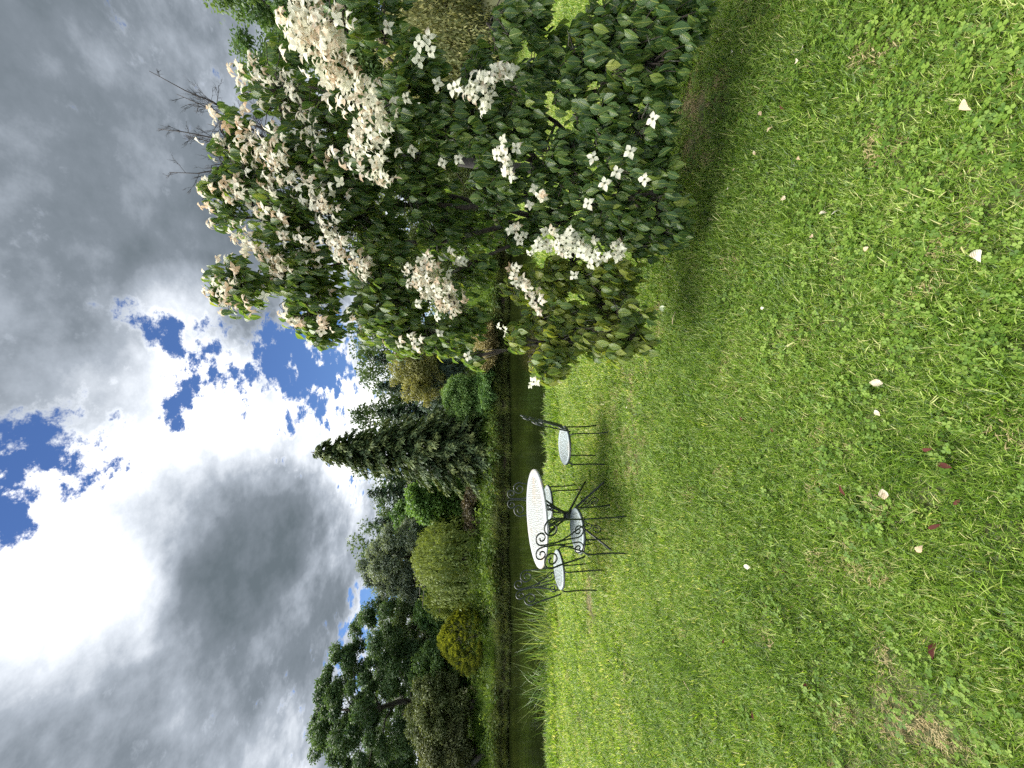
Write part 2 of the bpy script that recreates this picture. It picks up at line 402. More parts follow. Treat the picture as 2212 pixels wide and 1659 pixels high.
wv = np.array(wv); wv[::2, 1] = np.minimum(wv[::2, 1] + .1, wv[1::2, 1] - .01)
wt.add(wv, [(2 * i, 2 * i + 2, 2 * i + 3, 2 * i + 1) for i in range(len(wx) - 1)])
tag(wt.build('pond_water', M['water']), 'dark still pond reflecting the trees of the far bank', kind='structure')

# ------------------------------------------------------------------ point-instanced ground cover
def instancer(name, pts, rot, scl, var, variants, label, cat):
    col = bpy.data.collections.new(name + '_variants')
    for i, me in enumerate(variants):
        o = bpy.data.objects.new('%s_%02d' % (name + '_variant', i), me); col.objects.link(o)
    me = bpy.data.meshes.new(name); me.vertices.add(len(pts)); me.vertices.foreach_set('co', pts.astype(np.float32).ravel())
    a = me.attributes.new('rot', 'FLOAT_VECTOR', 'POINT'); a.data.foreach_set('vector', rot.astype(np.float32).ravel())
    a = me.attributes.new('scl', 'FLOAT', 'POINT'); a.data.foreach_set('value', scl.astype(np.float32))
    a = me.attributes.new('var', 'INT', 'POINT'); a.data.foreach_set('value', var.astype(np.int32))
    o = bpy.data.objects.new(name, me); COL.objects.link(o)
    ng = bpy.data.node_groups.new(name + '_scatter', 'GeometryNodeTree')
    ng.interface.new_socket('Geometry', in_out='INPUT', socket_type='NodeSocketGeometry')
    ng.interface.new_socket('Geometry', in_out='OUTPUT', socket_type='NodeSocketGeometry')
    N = ng.nodes; Lk = ng.links
    gi = N.new('NodeGroupInput'); go = N.new('NodeGroupOutput')
    ci = N.new('GeometryNodeCollectionInfo'); ci.inputs['Collection'].default_value = col
    ci.inputs['Separate Children'].default_value = True; ci.inputs['Reset Children'].default_value = True
    ip = N.new('GeometryNodeInstanceOnPoints'); ip.inputs['Pick Instance'].default_value = True
    def attr(nm, typ):
        n = N.new('GeometryNodeInputNamedAttribute'); n.data_type = typ; n.inputs['Name'].default_value = nm; return n.outputs['Attribute']
    Lk.new(gi.outputs[0], ip.inputs['Points']); Lk.new(ci.outputs[0], ip.inputs['Instance'])
    Lk.new(attr('var', 'INT'), ip.inputs['Instance Index'])
    Lk.new(attr('rot', 'FLOAT_VECTOR'), ip.inputs['Rotation']); Lk.new(attr('scl', 'FLOAT'), ip.inputs['Scale'])
    Lk.new(ip.outputs[0], go.inputs[0])
    md = o.modifiers.new('scatter', 'NODES'); md.node_group = ng
    return tag(o, label, cat, kind='stuff')

def tuft(n, rad, h0, h1, w0, w1, lean, bend, mat, t0=.2, t1=.75, seg=3):
    b = MB()
    r = rad * np.sqrt(rng.random(n)); th = rng.random(n) * 6.283
    P = np.stack([r * np.cos(th), r * np.sin(th), np.full(n, -.006)], 1)
    d = np.stack([rng.normal(size=n) * lean, rng.normal(size=n) * lean, np.ones(n)], 1)
    b.blades(P, d, rng.uniform(h0, h1, n), rng.uniform(w0, w1, n), rng.uniform(.2, 1, n) * bend, rng.uniform(t0, t1, n), seg)
    return b.mesh('tuft', mat)
def clover_patch(n, rad):
    b = MB(); st = MB()
    for i in range(n):
        r = rad * math.sqrt(rng.random()); th = rng.random() * 6.283; h = rng.uniform(.018, .042); s = rng.uniform(.0045, .0080)
        c = np.array((r * math.cos(th), r * math.sin(th), h)); nrm = unit(np.array((rng.normal() * .28, rng.normal() * .28, 1.0)))
        u = unit(np.cross(nrm, (0.3, 1, 0))); vv = np.cross(nrm, u); a0 = rng.random() * 6.28; tn = rng.uniform(.15, .85)
        for k in range(3):
            a = a0 + k * 2.094; d = u * math.cos(a) + vv * math.sin(a); e = -u * math.sin(a) + vv * math.cos(a)
            pts = [c, c + d * s * .75 + e * s * .72 + nrm * s * .12, c + d * s * 1.55 + e * s * .55 + nrm * s * .1, c + d * s * 1.5, c + d * s * 1.55 - e * s * .55 + nrm * s * .1, c + d * s * .75 - e * s * .72 + nrm * s * .12]
            b.add(pts, [(0, 1, 2, 3), (0, 3, 4, 5)], qt=[tn + .04, tn - .04])
    return b.mesh('clover_patch', M['clover'])
def turf(n, wide, hi, tb=0.0):
    # a round patch of mown turf about twenty centimetres across, thinning out at its rim
    b = MB(); r = .115 * rng.random(n) ** .6; th = rng.random(n) * 6.283
    P = np.stack([r * np.cos(th), r * np.sin(th), np.full(n, -.008)], 1)
    cl = rng.integers(0, 9, n); cdir = rng.normal(size=(9, 2)) * .35          # blades lean together in small swirls
    d = np.stack([rng.normal(size=n) * .6 + cdir[cl, 0], rng.normal(size=n) * .6 + cdir[cl, 1], np.ones(n)], 1)
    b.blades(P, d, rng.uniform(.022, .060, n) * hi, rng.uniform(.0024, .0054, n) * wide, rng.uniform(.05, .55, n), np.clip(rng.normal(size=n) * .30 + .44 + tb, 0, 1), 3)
    return b.mesh('turf', M['grass'])
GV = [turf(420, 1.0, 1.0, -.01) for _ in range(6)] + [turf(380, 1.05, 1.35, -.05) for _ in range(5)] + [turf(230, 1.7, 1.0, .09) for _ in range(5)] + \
     [tuft(260, .12, .012, .040, .0020, .0042, 1.1, 1.2, M['straw'], .1, .9) for _ in range(3)]
CV = [clover_patch(9, .050) for _ in range(6)]

def vnoise(x, y, s, seed):
    """cheap smooth noise in the range 0..1"""
    q = np.random.default_rng(seed); out = np.zeros_like(x); wsum = 0
    for k in range(5):
        a = q.random() * 6.28; f = s * (1.0 + .9 * k); ph = q.random(2) * 6.28; wgt = 1 / (1 + .6 * k)
        out += wgt * np.sin((x * math.cos(a) + y * math.sin(a)) * f + ph[0]) * np.sin((-x * math.sin(a) + y * math.cos(a)) * f * .83 + ph[1]); wsum += wgt
    return out / wsum * .5 + .5
def lawn_points(dens_fn, per_m2, y0, y1, grid=False):
    xs, ys = [], []
    yb = y0
    while yb < y1:
        st = (1 / math.sqrt(per_m2 * float(dens_fn(np.zeros(1), np.full(1, yb))[0]) + 1e-6)) if grid else .25
        x0, x1 = max(-9.0, -yb * 1.02 - 1.1), min(9.0, yb * 1.02 + 1.1)
        if grid:
            x = np.arange(x0, x1, st); n = len(x); x = x + rng.uniform(-.5, .5, n) * st; y = yb + rng.uniform(0, 1, n) * st; ok = np.ones(n, bool)
        else:
            n = int(per_m2 * st * (x1 - x0)); x = rng.uniform(x0, x1, n); y = rng.uniform(yb, yb + st, n); ok = rng.random(n) < dens_fn(x, y)
        keep = ok & (y < near_edge(np.minimum(x, 5.2)) + .12)
        xs.append(x[keep]); ys.append(y[keep]); yb += st
    return np.concatenate(xs), np.concatenate(ys)
def dry_at(x, y): return np.clip((vnoise(x, y, 2.1, 5) - .60) * 5, 0, 1)
def dens_g(x, y):
    return np.clip(2.6 / np.maximum(y, .9), 0, 1) ** .8
gxp, gyp = lawn_points(dens_g, 190, .75, 12.5, True)
n = len(gxp); dry = dry_at(gxp, gyp)
tall = np.clip((vnoise(gxp, gyp, 2.7, 11) - .50) * 4, 0, 1)
lush = np.where(rng.random(n) < tall * .8, rng.integers(6, 11, n), rng.integers(0, 6, n))
lush = np.where(gyp > 3.2 + rng.normal(size=n) * .3, rng.integers(11, 16, n), lush)  # far turf has a lighter tint: sunlight on the far lawn painted into the blades
var = np.where(rng.random(n) < dry * .55 + .05, rng.integers(16, 19, n), lush)
scl = rng.uniform(.75, 1.15, n) * (1 - .3 * dry) * np.clip(.8 + gyp * .10, .85, 1.5)
# long uncut fringe right along the pond edge
edge_d = near_edge(np.minimum(gxp, 5.2)) - gyp
scl = np.where((edge_d < .12) & (gxp < 5), scl * 1.25, scl)
ex = rng.uniform(-9, 4.8, 700); ey = near_edge(ex) + rng.uniform(-.12, .16, 700)
gxp = np.concatenate([gxp, ex]); gyp = np.concatenate([gyp, ey]); n = len(gxp)
scl = np.concatenate([scl, rng.uniform(1.3, 2.7, 700) * (.5 + .8 * vnoise(ex, ey, 3.0, 51))]); var = np.concatenate([var, rng.integers(6, 16, 700)])
rot = np.stack([rng.normal(size=n) * .12, rng.normal(size=n) * .12, rng.random(n) * 6.283], 1)
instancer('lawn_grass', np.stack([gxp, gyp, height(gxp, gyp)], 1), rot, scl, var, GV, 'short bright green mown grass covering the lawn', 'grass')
def dens_c(x, y): return np.clip((vnoise(x, y, 1.9, 23) - .36) * 2.0, .14, .8) * np.clip(2.2 / np.maximum(y, .9), 0, 1) * np.clip((5.2 - y) / 2.6, .12, 1)
cxp, cyp = lawn_points(dens_c, 430, .75, 7.0)
n = len(cxp); rot = np.stack([rng.normal(size=n) * .1, rng.normal(size=n) * .1, rng.random(n) * 6.283], 1)
instancer('clover', np.stack([cxp, cyp, height(cxp, cyp) - .009], 1), rot, rng.uniform(.8, 1.25, n), rng.integers(0, 6, n), CV, 'dark green clover growing in patches among the lawn grass', 'clover')

# far bank grasses
BV = [tuft(26, .14, .25, .60, .008, .016, .35, .9, M['bankgrass'], .1, .9, 4) for _ in range(4)]
SV = [tuft(26, .14, .16, .42, .007, .014, .5, 1.3, M['sedge'], .0, .9, 4) for _ in range(3)]
n = 9000; x = rng.uniform(-19, 10, n); y = far_edge(x) + .40 + rng.random(n) ** 1.3 * 5.5
k = (vnoise(x, y, 1.3, 3) > .30); x, y = x[k], y[k]; n = len(x)
instancer('bank_grass', np.stack([x, y, height(x, y)], 1), np.stack([rng.normal(size=n) * .1, rng.normal(size=n) * .1, rng.random(n) * 6.28], 1), rng.uniform(.55, 1.1, n) * (.6 + .9 * vnoise(x, y, 2.0, 8)), rng.integers(0, 4, n), BV, 'tall bright grass on the far bank of the pond', 'grass')
n = 8500; x = rng.uniform(-19, 7, n); y = far_edge(x) - .08 + rng.random(n) * .80
instancer('bank_sedge', np.stack([x, y, np.maximum(height(x, y), WATER_Z + .03)], 1), np.stack([.15 + rng.normal(size=n) * .15, rng.normal(size=n) * .1, rng.normal(size=n) * .8], 1), rng.uniform(.5, 1.2, n) * (.35 + 1.2 * vnoise(x, y, 2.6, 31)), rng.integers(0, 3, n), SV, 'brownish sedge hanging over the water edge of the far bank', 'sedge')

def weed(n, rx, h, mat):
    b = MB(); u = rand_unit(n); P = u * np.array((rx, rx, h * .55)) * (rng.random((n, 1)) ** .4) + np.array((0, 0, h * .5))
    ax = unit(u * .7 + rng.normal(size=(n, 3)) * .5 + np.array((0, 0, -.1)))
    b.diamonds(P, ax, unit(np.array((0, 0, 1.)) + u * .5 + rng.normal(size=(n, 3)) * .4), rng.uniform(.06, .13, n), rng.uniform(.03, .07, n), np.clip(rng.normal(size=n) * .2 + .5 + .25 * u[:, 2], 0, 1))
    return b.mesh('weed', mat)
M['weed'] = leaf_mat('weed_leaf', [(0, (.030, .065, .014)), (.5, (.085, .155, .030)), (1, (.20, .28, .065))], .4, .5, .3, 1.0, .4)
WV = [weed(70, .20, .35, M['weed']) for _ in range(3)] + [weed(60, .16, .55, M['weed']) for _ in range(2)] + [weed(60, .24, .25, M['sedge']) for _ in range(2)]
n = 1500; x = rng.uniform(-19, 8, n); y = far_edge(x) + .12 + rng.random(n) ** 1.6 * 4.5; k = vnoise(x, y, 1.1, 77) > .45; x, y = x[k], y[k]; n = len(x)
instancer('bank_weeds', np.stack([x, y, height(x, y)], 1), np.stack([rng.normal(size=n) * .1, rng.normal(size=n) * .1, rng.random(n) * 6.28], 1), rng.uniform(.5, 1.5, n), rng.integers(0, 7, n), WV, 'rough leafy weeds growing among the grass of the far bank', 'weeds')

# ------------------------------------------------------------------ trees
def crown_lumps(cx, cy, cz, rx, ry, rz, n, lump, shape=None):
    out = []
    while len(out) < n:
        p = rng.uniform(-1, 1, 3)
        q = np.linalg.norm(p)
        if q > 1 or q < .35: continue
        if shape is not None:
            k = shape((p[2] + 1) / 2); p[0] *= k; p[1] *= k
        out.append((cx + p[0] * rx, cy + p[1] * ry, cz + p[2] * rz, lump * rng.uniform(.65, 1.3)))
    return np.array(out)
def leaf_cloud(b, lumps, n, L, W, droop=.2, shell=.75, tint=(.2, .8), flat=.8):
    k = rng.integers(0, len(lumps), n); u = rand_unit(n); u[:, 2] = u[:, 2] * flat
    r = lumps[k, 3] * (shell + (1 - shell) * rng.random(n)) * rng.uniform(.55, 1.12, n)
    P = lumps[k, :3] + u * r[:, None]
    ax = unit(u * .6 + rng.normal(size=(n, 3)) * .55 + np.array((0, 0, -droop)))
    nr = unit(np.array((0, 0, .9)) + u * .5 + rng.normal(size=(n, 3)) * .45)
    base = np.random.default_rng(int(n)).uniform(tint[0], tint[1], len(lumps))[k]
    b.diamonds(P, ax, nr, rng.uniform(.7, 1.25, n) * L, rng.uniform(.7, 1.2, n) * W, np.clip(base + rng.normal(size=n) * .12, 0, 1))
def limb(b, p0, p1, r0, r1, sag=.0, n=6, wob=.05, k=5):
    t = np.linspace(0, 1, n)[:, None]; p0 = np.asarray(p0, float); p1 = np.asarray(p1, float)
    L = np.linalg.norm(p1 - p0)
    P = p0 + (p1 - p0) * t + np.array((0, 0, 1.)) * (sag * L * np.sin(t * np.pi)) + rng.normal(size=(n, 3)) * wob * L * .25 * np.sin(t * np.pi)
    b.tube(P, np.linspace(r0, r1, n), k)
def frame_of(vt, vb, y0, y1, Yd):
    """foot, height and half width of a thing standing Yd metres away"""
    yc = (y0 + y1) / 2; top = at(vt, yc, Yd); x = top[0]
    z0 = float(height(x, Yd)); hw = abs(at(vt, y0, Yd)[0] - at(vt, y1, Yd)[0]) / 2
    return np.array((x, Yd, z0)), top[2] - z0, hw
def broad(name, label, vt, vb, y0, y1, Yd, stops, n=9000, L=.13, W=.08, lumps=40, lump=.42, droop=.25, low=.25, shape=None, depth=.8, shell=.7, transl=.35, trunk_r=.12, stems=1, cat='tree', lean=0.0, flat=.8, tint=(.15, .85), group='trees and shrubs across the pond', gaps=0):
    foot, h, hw = frame_of(vt, vb, y0, y1, Yd)
    root = empty(name, foot); tag(root, label, cat, group)
    zb = h * low; cz = (zb + h) / 2; rz = (h - zb) / 2
    lp = crown_lumps(lean, 0, cz, hw * 1.12, hw * depth, rz * .95, int(lumps * 2.4), lump * .88, shape)
    t = MB()
    for s in range(stems):
        off = (s - (stems - 1) / 2) * .18
        limb(t, (off, 0, -.1), (off * 3 + lean * .8, .05, h * .8), trunk_r * (1 if stems == 1 else .7), trunk_r * .2, 0, 8, .12, 7)
    for i in range(min(len(lp), 22)):
        z = max(h * .12, lp[i, 2] - .35 * np.hypot(lp[i, 0], lp[i, 1]) - .2)
        limb(t, (lean * z / h, 0, min(z, h * .75)), lp[i, :3], trunk_r * .2, .010, .06, 6, .15, 4)
    t.build('trunk', M['bark'], root, True)
    c = MB(); leaf_cloud(c, lp, int(n * 4.0), L * 1.0, W * 1.05, droop, shell, tint, flat)
    c.build('crown', leaf_mat(name + '_leaf', stops, transl, .5, .3, .5, .15), root)
    return root
def conifer(name, label, vt, vb, y0, y1, Yd, stops, tiers=26, per=9, droop=.35, L=.17, W=.06, power=.85, base_h=.02, spray=26, trunk_r=.12, group='trees and shrubs across the pond', cat='tree', hang=.5):
    foot, h, hw = frame_of(vt, vb, y0, y1, Yd)
    root = empty(name, foot); tag(root, label, cat, group)
    t = MB(); limb(t, (0, 0, -.1), (0, 0, h * .99), trunk_r, .012, 0, 8, .02, 7)
    P, A, T = [], [], []
    for k in range(tiers):
        f = (k + rng.random() * .6) / tiers; z = h * (base_h + (1 - base_h) * f * .985)
        rad = hw * max(.03, (1 - f)) ** power * 1.05
        m_ = max(3, int(per * (1 - f * .55))); a0 = rng.random() * 6.28
        for j in range(m_):
            a = a0 + j * 6.283 / m_ + rng.normal() * .25; r = rad * rng.uniform(.5, 1.2)
            dirh = np.array((math.cos(a), math.sin(a), 0))
            end = dirh * r + np.array((0, 0, z - droop * r * rng.uniform(.5, 1.2)))
            st = np.array((0, 0, z)); dz0 = rng.normal() * .35 * h / tiers; st[2] = min(st[2] + dz0, h * .985); end[2] += dz0
            t.tube(np.array([st, (st + end) / 2 + np.array((0, 0, .07 * r)), end]), [.02 * (1 - f) + .006, .012, .004], 4)
            ns = max(8, int(2.3 * spray * (r / hw + .15)))
            s_ = rng.uniform(.15, 1.0, ns) ** .8; wid = r * .30 * (1.05 - s_)
            side = np.cross(dirh, (0, 0, 1.0))
            q = st + (end - st) * s_[:, None] + np.array((0, 0, .07 * r)) * np.sin(s_ * np.pi)[:, None] + side * (rng.uniform(-1, 1, ns) * wid)[:, None] + rng.normal(size=(ns, 3)) * .03
            P.append(q); A.append(dirh * .8 + side * (rng.normal(size=ns) * .7)[:, None] + np.array((0, 0, -1.)) * (hang * rng.uniform(.3, 1.6, ns))[:, None])
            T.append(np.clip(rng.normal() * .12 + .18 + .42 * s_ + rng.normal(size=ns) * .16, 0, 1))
    t.build('trunk', M['bark'], root, True)
    P = np.concatenate(P); A = np.concatenate(A); T = np.concatenate(T); n = len(P)
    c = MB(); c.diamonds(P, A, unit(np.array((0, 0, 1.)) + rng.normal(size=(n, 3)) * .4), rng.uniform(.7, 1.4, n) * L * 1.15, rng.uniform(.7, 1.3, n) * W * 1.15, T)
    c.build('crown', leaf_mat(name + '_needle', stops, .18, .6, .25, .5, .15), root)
    return root
def weeper(name, label, vt, vb, y0, y1, Yd, stops, strands=260, per=34, L=.10, W=.05, low=.12, group='trees and shrubs across the pond', cat='tree', trunk_r=.14, transl=.3, dome=.5, spread=.05):
    foot, h, hw = frame_of(vt, vb, y0, y1, Yd)
    root = empty(name, foot); tag(root, label, cat, group)
    t = MB(); limb(t, (0, 0, -.1), (.05, 0, h * .9), trunk_r, .03, 0, 8, .06, 7)
    P, A, T = [], [], []
    boughs = [(rng.random() * 6.283, math.sqrt(rng.random()), rng.uniform(.86, 1.04), rng.uniform(.1, .85)) for _ in range(max(12, strands // 14))]
    for i in range(strands):
        ba, bf, bh, bt = boughs[rng.integers(0, len(boughs))]
        a = ba + rng.normal() * .16; f = min(1.1, abs(bf + rng.normal() * .07)); r = hw * f
        ztop = h * (1 - dome * f ** 2.2 * rng.uniform(.8, 1.1)) * bh * rng.uniform(.94, 1.0)
        ln = (ztop - h * low) * rng.uniform(.25, .85)
        p0 = np.array((r * math.cos(a), r * math.sin(a), ztop))
        if i < 34: t.tube(np.array([(0, 0, ztop * .72), p0 * np.array((.55, .55, 0)) + np.array((0, 0, ztop * .98)), p0]), [.03, .02, .008], 4)
        s_ = np.sort(rng.random(per)); sway = rng.normal(size=2) * spread
        q = p0 + np.stack([math.cos(a) * .12 * np.sqrt(s_) + sway[0] * s_, math.sin(a) * .12 * np.sqrt(s_) + sway[1] * s_, -s_ * ln], 1) + rng.normal(size=(per, 3)) * .045
        P.append(q); A.append(np.array((math.cos(a) * .25, math.sin(a) * .25, -1.)) + rng.normal(size=(per, 3)) * .38)
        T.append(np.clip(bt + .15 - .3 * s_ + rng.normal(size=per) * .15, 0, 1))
    t.build('trunk', M['bark'], root, True)
    P = np.concatenate(P); A = np.concatenate(A); T = np.concatenate(T); n = len(P)
    nr = unit(P * np.array((1, 1, 0)) + np.array((0, 0, .5)) + rng.normal(size=(n, 3)) * .5)
    c = MB(); c.diamonds(P, A, nr, rng.uniform(.7, 1.4, n) * L * 1.3, rng.uniform(.7, 1.3, n) * W * 1.2, T)
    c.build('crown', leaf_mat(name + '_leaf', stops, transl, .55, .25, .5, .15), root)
    return root
G = lambda d, l: [(0, d), (.5, tuple((a + b_) / 2 for a, b_ in zip(d, l))), (1, l)]

# from behind to front
BRIGHT = 2.05
def woodland():
    lp = []
    for i in range(1350):
        x = rng.uniform(-42, 34); y = rng.uniform(29, 34) - (6 if x > 3 else 0) - (7 if x > 9 else 0); h = (7.0 if (x > 2.6 or x < -21) else (4.6 if x < -13 else (6.3 if x < -5 else 7.2))) + .7 * math.sin(x * .9) + .5 * math.sin(x * 2.1)
        lp.append((x, y, float(height(x, y)) + rng.random() ** .8 * h, rng.uniform(.5, .95)))
    for i in range(460):
        x = rng.uniform(-34, 20); y = rng.uniform(19.5, 22.5) - (3 if x > 4 else 0)
        lp.append((x, y, float(height(x, y)) + rng.random() * 1.9, rng.uniform(.3, .6)))
    c = MB(); leaf_cloud(c, np.array(lp), 150000, .25, .16, .3, .6, (.0, .8))
    tag(c.build('woodland', leaf_mat('woodland_leaf', G((.012, .030, .010), (.055, .085, .026)), .3, .55, .25, .3, .2)), 'dark mass of far woodland filling the gaps behind the pond trees', 'woodland', kind='stuff')
woodland()
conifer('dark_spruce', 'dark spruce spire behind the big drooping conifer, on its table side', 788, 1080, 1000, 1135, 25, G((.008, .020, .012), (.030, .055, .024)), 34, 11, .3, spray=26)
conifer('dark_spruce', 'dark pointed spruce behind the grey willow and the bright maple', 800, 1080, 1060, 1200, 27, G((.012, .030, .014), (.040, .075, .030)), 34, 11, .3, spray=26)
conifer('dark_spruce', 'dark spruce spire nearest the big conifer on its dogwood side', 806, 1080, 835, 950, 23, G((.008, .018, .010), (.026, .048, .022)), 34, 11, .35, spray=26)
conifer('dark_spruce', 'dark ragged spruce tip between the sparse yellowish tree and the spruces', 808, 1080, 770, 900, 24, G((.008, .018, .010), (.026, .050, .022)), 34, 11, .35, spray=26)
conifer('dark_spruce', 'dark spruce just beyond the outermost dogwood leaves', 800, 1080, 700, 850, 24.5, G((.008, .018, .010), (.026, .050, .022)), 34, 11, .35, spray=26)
broad('far_tree', 'rounded mid green tree behind the spruces and the weeping yellow tree', 850, 1080, 1060, 1180, 23, G((.020, .050, .012), (.070, .130, .030)), 7000, .15, .09, 30, .5, low=.1)
broad('tall_oak', 'tall dark broadleaf tree rising highest beside the picture corner', 655, 1050, 1330, 1760, 20, G((.014, .034, .014), (.056, .095, .036)), 35000, .108, .066, 105, .44, .2, .16, lambda t: .62 + .45 * math.sin(min(1, t * 1.15) * math.pi), .6, .6, .3, .22)
broad('birch_sapling', 'pale airy young tree behind the golden shrub', 812, 1060, 1310, 1420, 21, G((.050, .080, .030), (.13, .17, .08)), 3600, .11, .07, 34, .34, .3, .3, None, .8, .4)
broad('green_tree', 'mid green tree between the weeping yellow tree and the golden shrub', 885, 1060, 1270, 1360, 19.5, G((.022, .055, .016), (.075, .130, .040)), 7000, .12, .08, 34, .4, .3, .05)
broad('hazel_bush', 'mid green bush filling the space between golden shrub and olive willow', 885, 1060, 1385, 1510, 18.2, G((.024, .052, .016), (.075, .125, .040)), 6000, .11, .075, 36, .4, .3, .0, None, .8, .7, .35, .06, 3, 'shrub')
broad('grey_willow', 'tall silvery grey green willow with feathery upright tip', 768, 1060, 1120, 1310, 20.5, G((.045, .065, .045), (.13, .16, .11)), 13000, .13, .055, 60, .42, .3, .2, lambda t: 1.1 - .55 * t, .8, .6)
broad('bright_maple', 'bright fresh green tree between big conifer and grey willow', 872, 1060, 1035, 1135, 18.5, G((.032, .075, .016), (.090, .155, .036)), 8000, .13, .09, 36, .40, .2, .1)
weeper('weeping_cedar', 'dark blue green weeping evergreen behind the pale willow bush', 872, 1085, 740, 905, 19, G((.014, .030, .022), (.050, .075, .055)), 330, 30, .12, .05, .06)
broad('sparse_alder', 'sparse yellowish tree with thin crown beside the dogwood leaf tips', 838, 1080, 745, 865, 17.5, G((.060, .070, .020), (.16, .16, .06)), 4200, .085, .06, 44, .34, .3, .25, None, .8, .35)
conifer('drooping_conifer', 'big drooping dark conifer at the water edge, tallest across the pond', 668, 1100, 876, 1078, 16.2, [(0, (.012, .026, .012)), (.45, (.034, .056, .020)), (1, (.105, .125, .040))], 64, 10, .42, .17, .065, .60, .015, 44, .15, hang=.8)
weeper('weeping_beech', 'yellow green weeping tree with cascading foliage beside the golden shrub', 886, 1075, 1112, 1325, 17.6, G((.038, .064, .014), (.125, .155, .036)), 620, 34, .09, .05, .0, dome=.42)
broad('purple_maple', 'low dark purplish brown domed shrub beside the big conifer', 1003, 1075, 1055, 1150, 16.6, G((.022, .024, .012), (.070, .055, .030)), 6000, .09, .06, 34, .22, .5, .0, None, .8, .8, .25, .05, 3, 'shrub')
broad('willow_bush', 'pale green willow bush at the water between big conifer and dogwood', 955, 1090, 818, 905, 15.6, G((.050, .100, .026), (.130, .200, .065)), 9000, .085, .045, 44, .28, .4, .0, None, .8, .75, .38, .05, 4, 'shrub')
broad('low_willow', 'low mid green bush at the waterline under the pale willow bush', 1030, 1098, 800, 900, 15.0, G((.040, .090, .022), (.100, .170, .050)), 6000, .08, .05, 26, .24, .4, .0, None, .7, .75, .35, .04, 4, 'shrub')
broad('tawny_shrub', 'tawny sparse twiggy shrub at the water beside the dogwood', 1025, 1098, 690, 800, 14.9, G((.080, .075, .026), (.20, .17, .075)), 3800, .075, .045, 44, .24, .5, .0, None, .7, .4, .3, .04, 4, 'shrub')
broad('olive_willow', 'olive brown willow with a leaning trunk at the far edge of the bank', 868, 1060, 1480, 1600, 16.6, G((.034, .050, .016), (.095, .115, .042)), 9000, .095, .05, 40, .36, .45, .12, None, .8, .6, .3, .11, 2)
broad('olive_willow', 'olive brown willow running out of the picture beside the tall dark tree', 905, 1060, 1570, 1720, 16.0, G((.034, .046, .018), (.095, .108, .044)), 9500, .095, .05, 40, .36, .45, .1, None, .8, .6, .3, .11, 2)
# golden conifer shrub: a dense dome of small yellow tipped cushions
def golden():
    foot, h, hw = frame_of(950, 1085, 1318, 1448, 15.6)
    root = empty('golden_shrub', foot); tag(root, 'dense golden yellow dome shaped evergreen shrub on the far bank', 'shrub', 'trees and shrubs across the pond')
    t = MB(); limb(t, (0, 0, -.1), (0, 0, h * .7), .07, .02, 0, 6, .05, 6); t.build('trunk', M['bark'], root, True)
    n = 520; P = []
    for i in range(n):
        f = rng.random() ** .9; a = rng.random() * 6.283
        r = hw * (math.sin(min(1, (1 - f) * 1.25 + .02) * math.pi / 2) ** .75) * (1 if f > .22 else .82 + f * .8) * rng.uniform(.86, 1.03)
        P.append((r * math.cos(a), r * math.sin(a), h * (.10 + .90 * f) * (1 - .04 * rng.random()), rng.uniform(.07, .13)))
    lp = np.array(P); c = MB(); m_ = 17000
    k = rng.integers(0, n, m_); u = rand_unit(m_)
    p = lp[k, :3] + u * (lp[k, 3] * rng.uniform(.5, 1.1, m_))[:, None]
    out = unit(lp[k, :3] * np.array((1, 1, .0)) + 1e-3)
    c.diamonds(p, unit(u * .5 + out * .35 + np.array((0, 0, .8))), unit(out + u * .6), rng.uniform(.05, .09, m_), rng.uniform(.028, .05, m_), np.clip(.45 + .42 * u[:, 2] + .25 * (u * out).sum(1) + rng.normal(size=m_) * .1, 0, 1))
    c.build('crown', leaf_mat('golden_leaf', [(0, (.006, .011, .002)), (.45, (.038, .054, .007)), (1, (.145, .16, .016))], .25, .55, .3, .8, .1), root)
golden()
# things beyond the dogwood on the near side
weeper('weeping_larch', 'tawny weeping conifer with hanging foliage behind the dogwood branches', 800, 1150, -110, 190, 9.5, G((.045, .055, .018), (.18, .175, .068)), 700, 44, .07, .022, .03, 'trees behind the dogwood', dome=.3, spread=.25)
broad('tall_alder', 'tall green leafy tree behind the dogwood at the picture top', 455, 1150, -190, 215, 10.5, G((.026, .058, .018), (.090, .135, .046)), 15000, .085, .055, 90, .40, .25, .3, None, .6, .5, .35, .16, group='trees behind the dogwood')
broad('dark_yew', 'dark evergreen bush low behind the weeping conifer', 1010, 1150, 60, 420, 11.5, G((.008, .018, .008), (.030, .050, .018)), 8000, .09, .045, 40, .4, .4, .0, None, .8, .8, .2, .1, 2, 'shrub', group='trees behind the dogwood')
broad('hedge_tree', 'olive green tree showing through gaps of the dogwood crown', 780, 1120, 250, 640, 12.5, G((.030, .050, .016), (.095, .12, .042)), 9000, .10, .065, 50, .5, .3, .08, None, .7, .7, group='trees behind the dogwood')
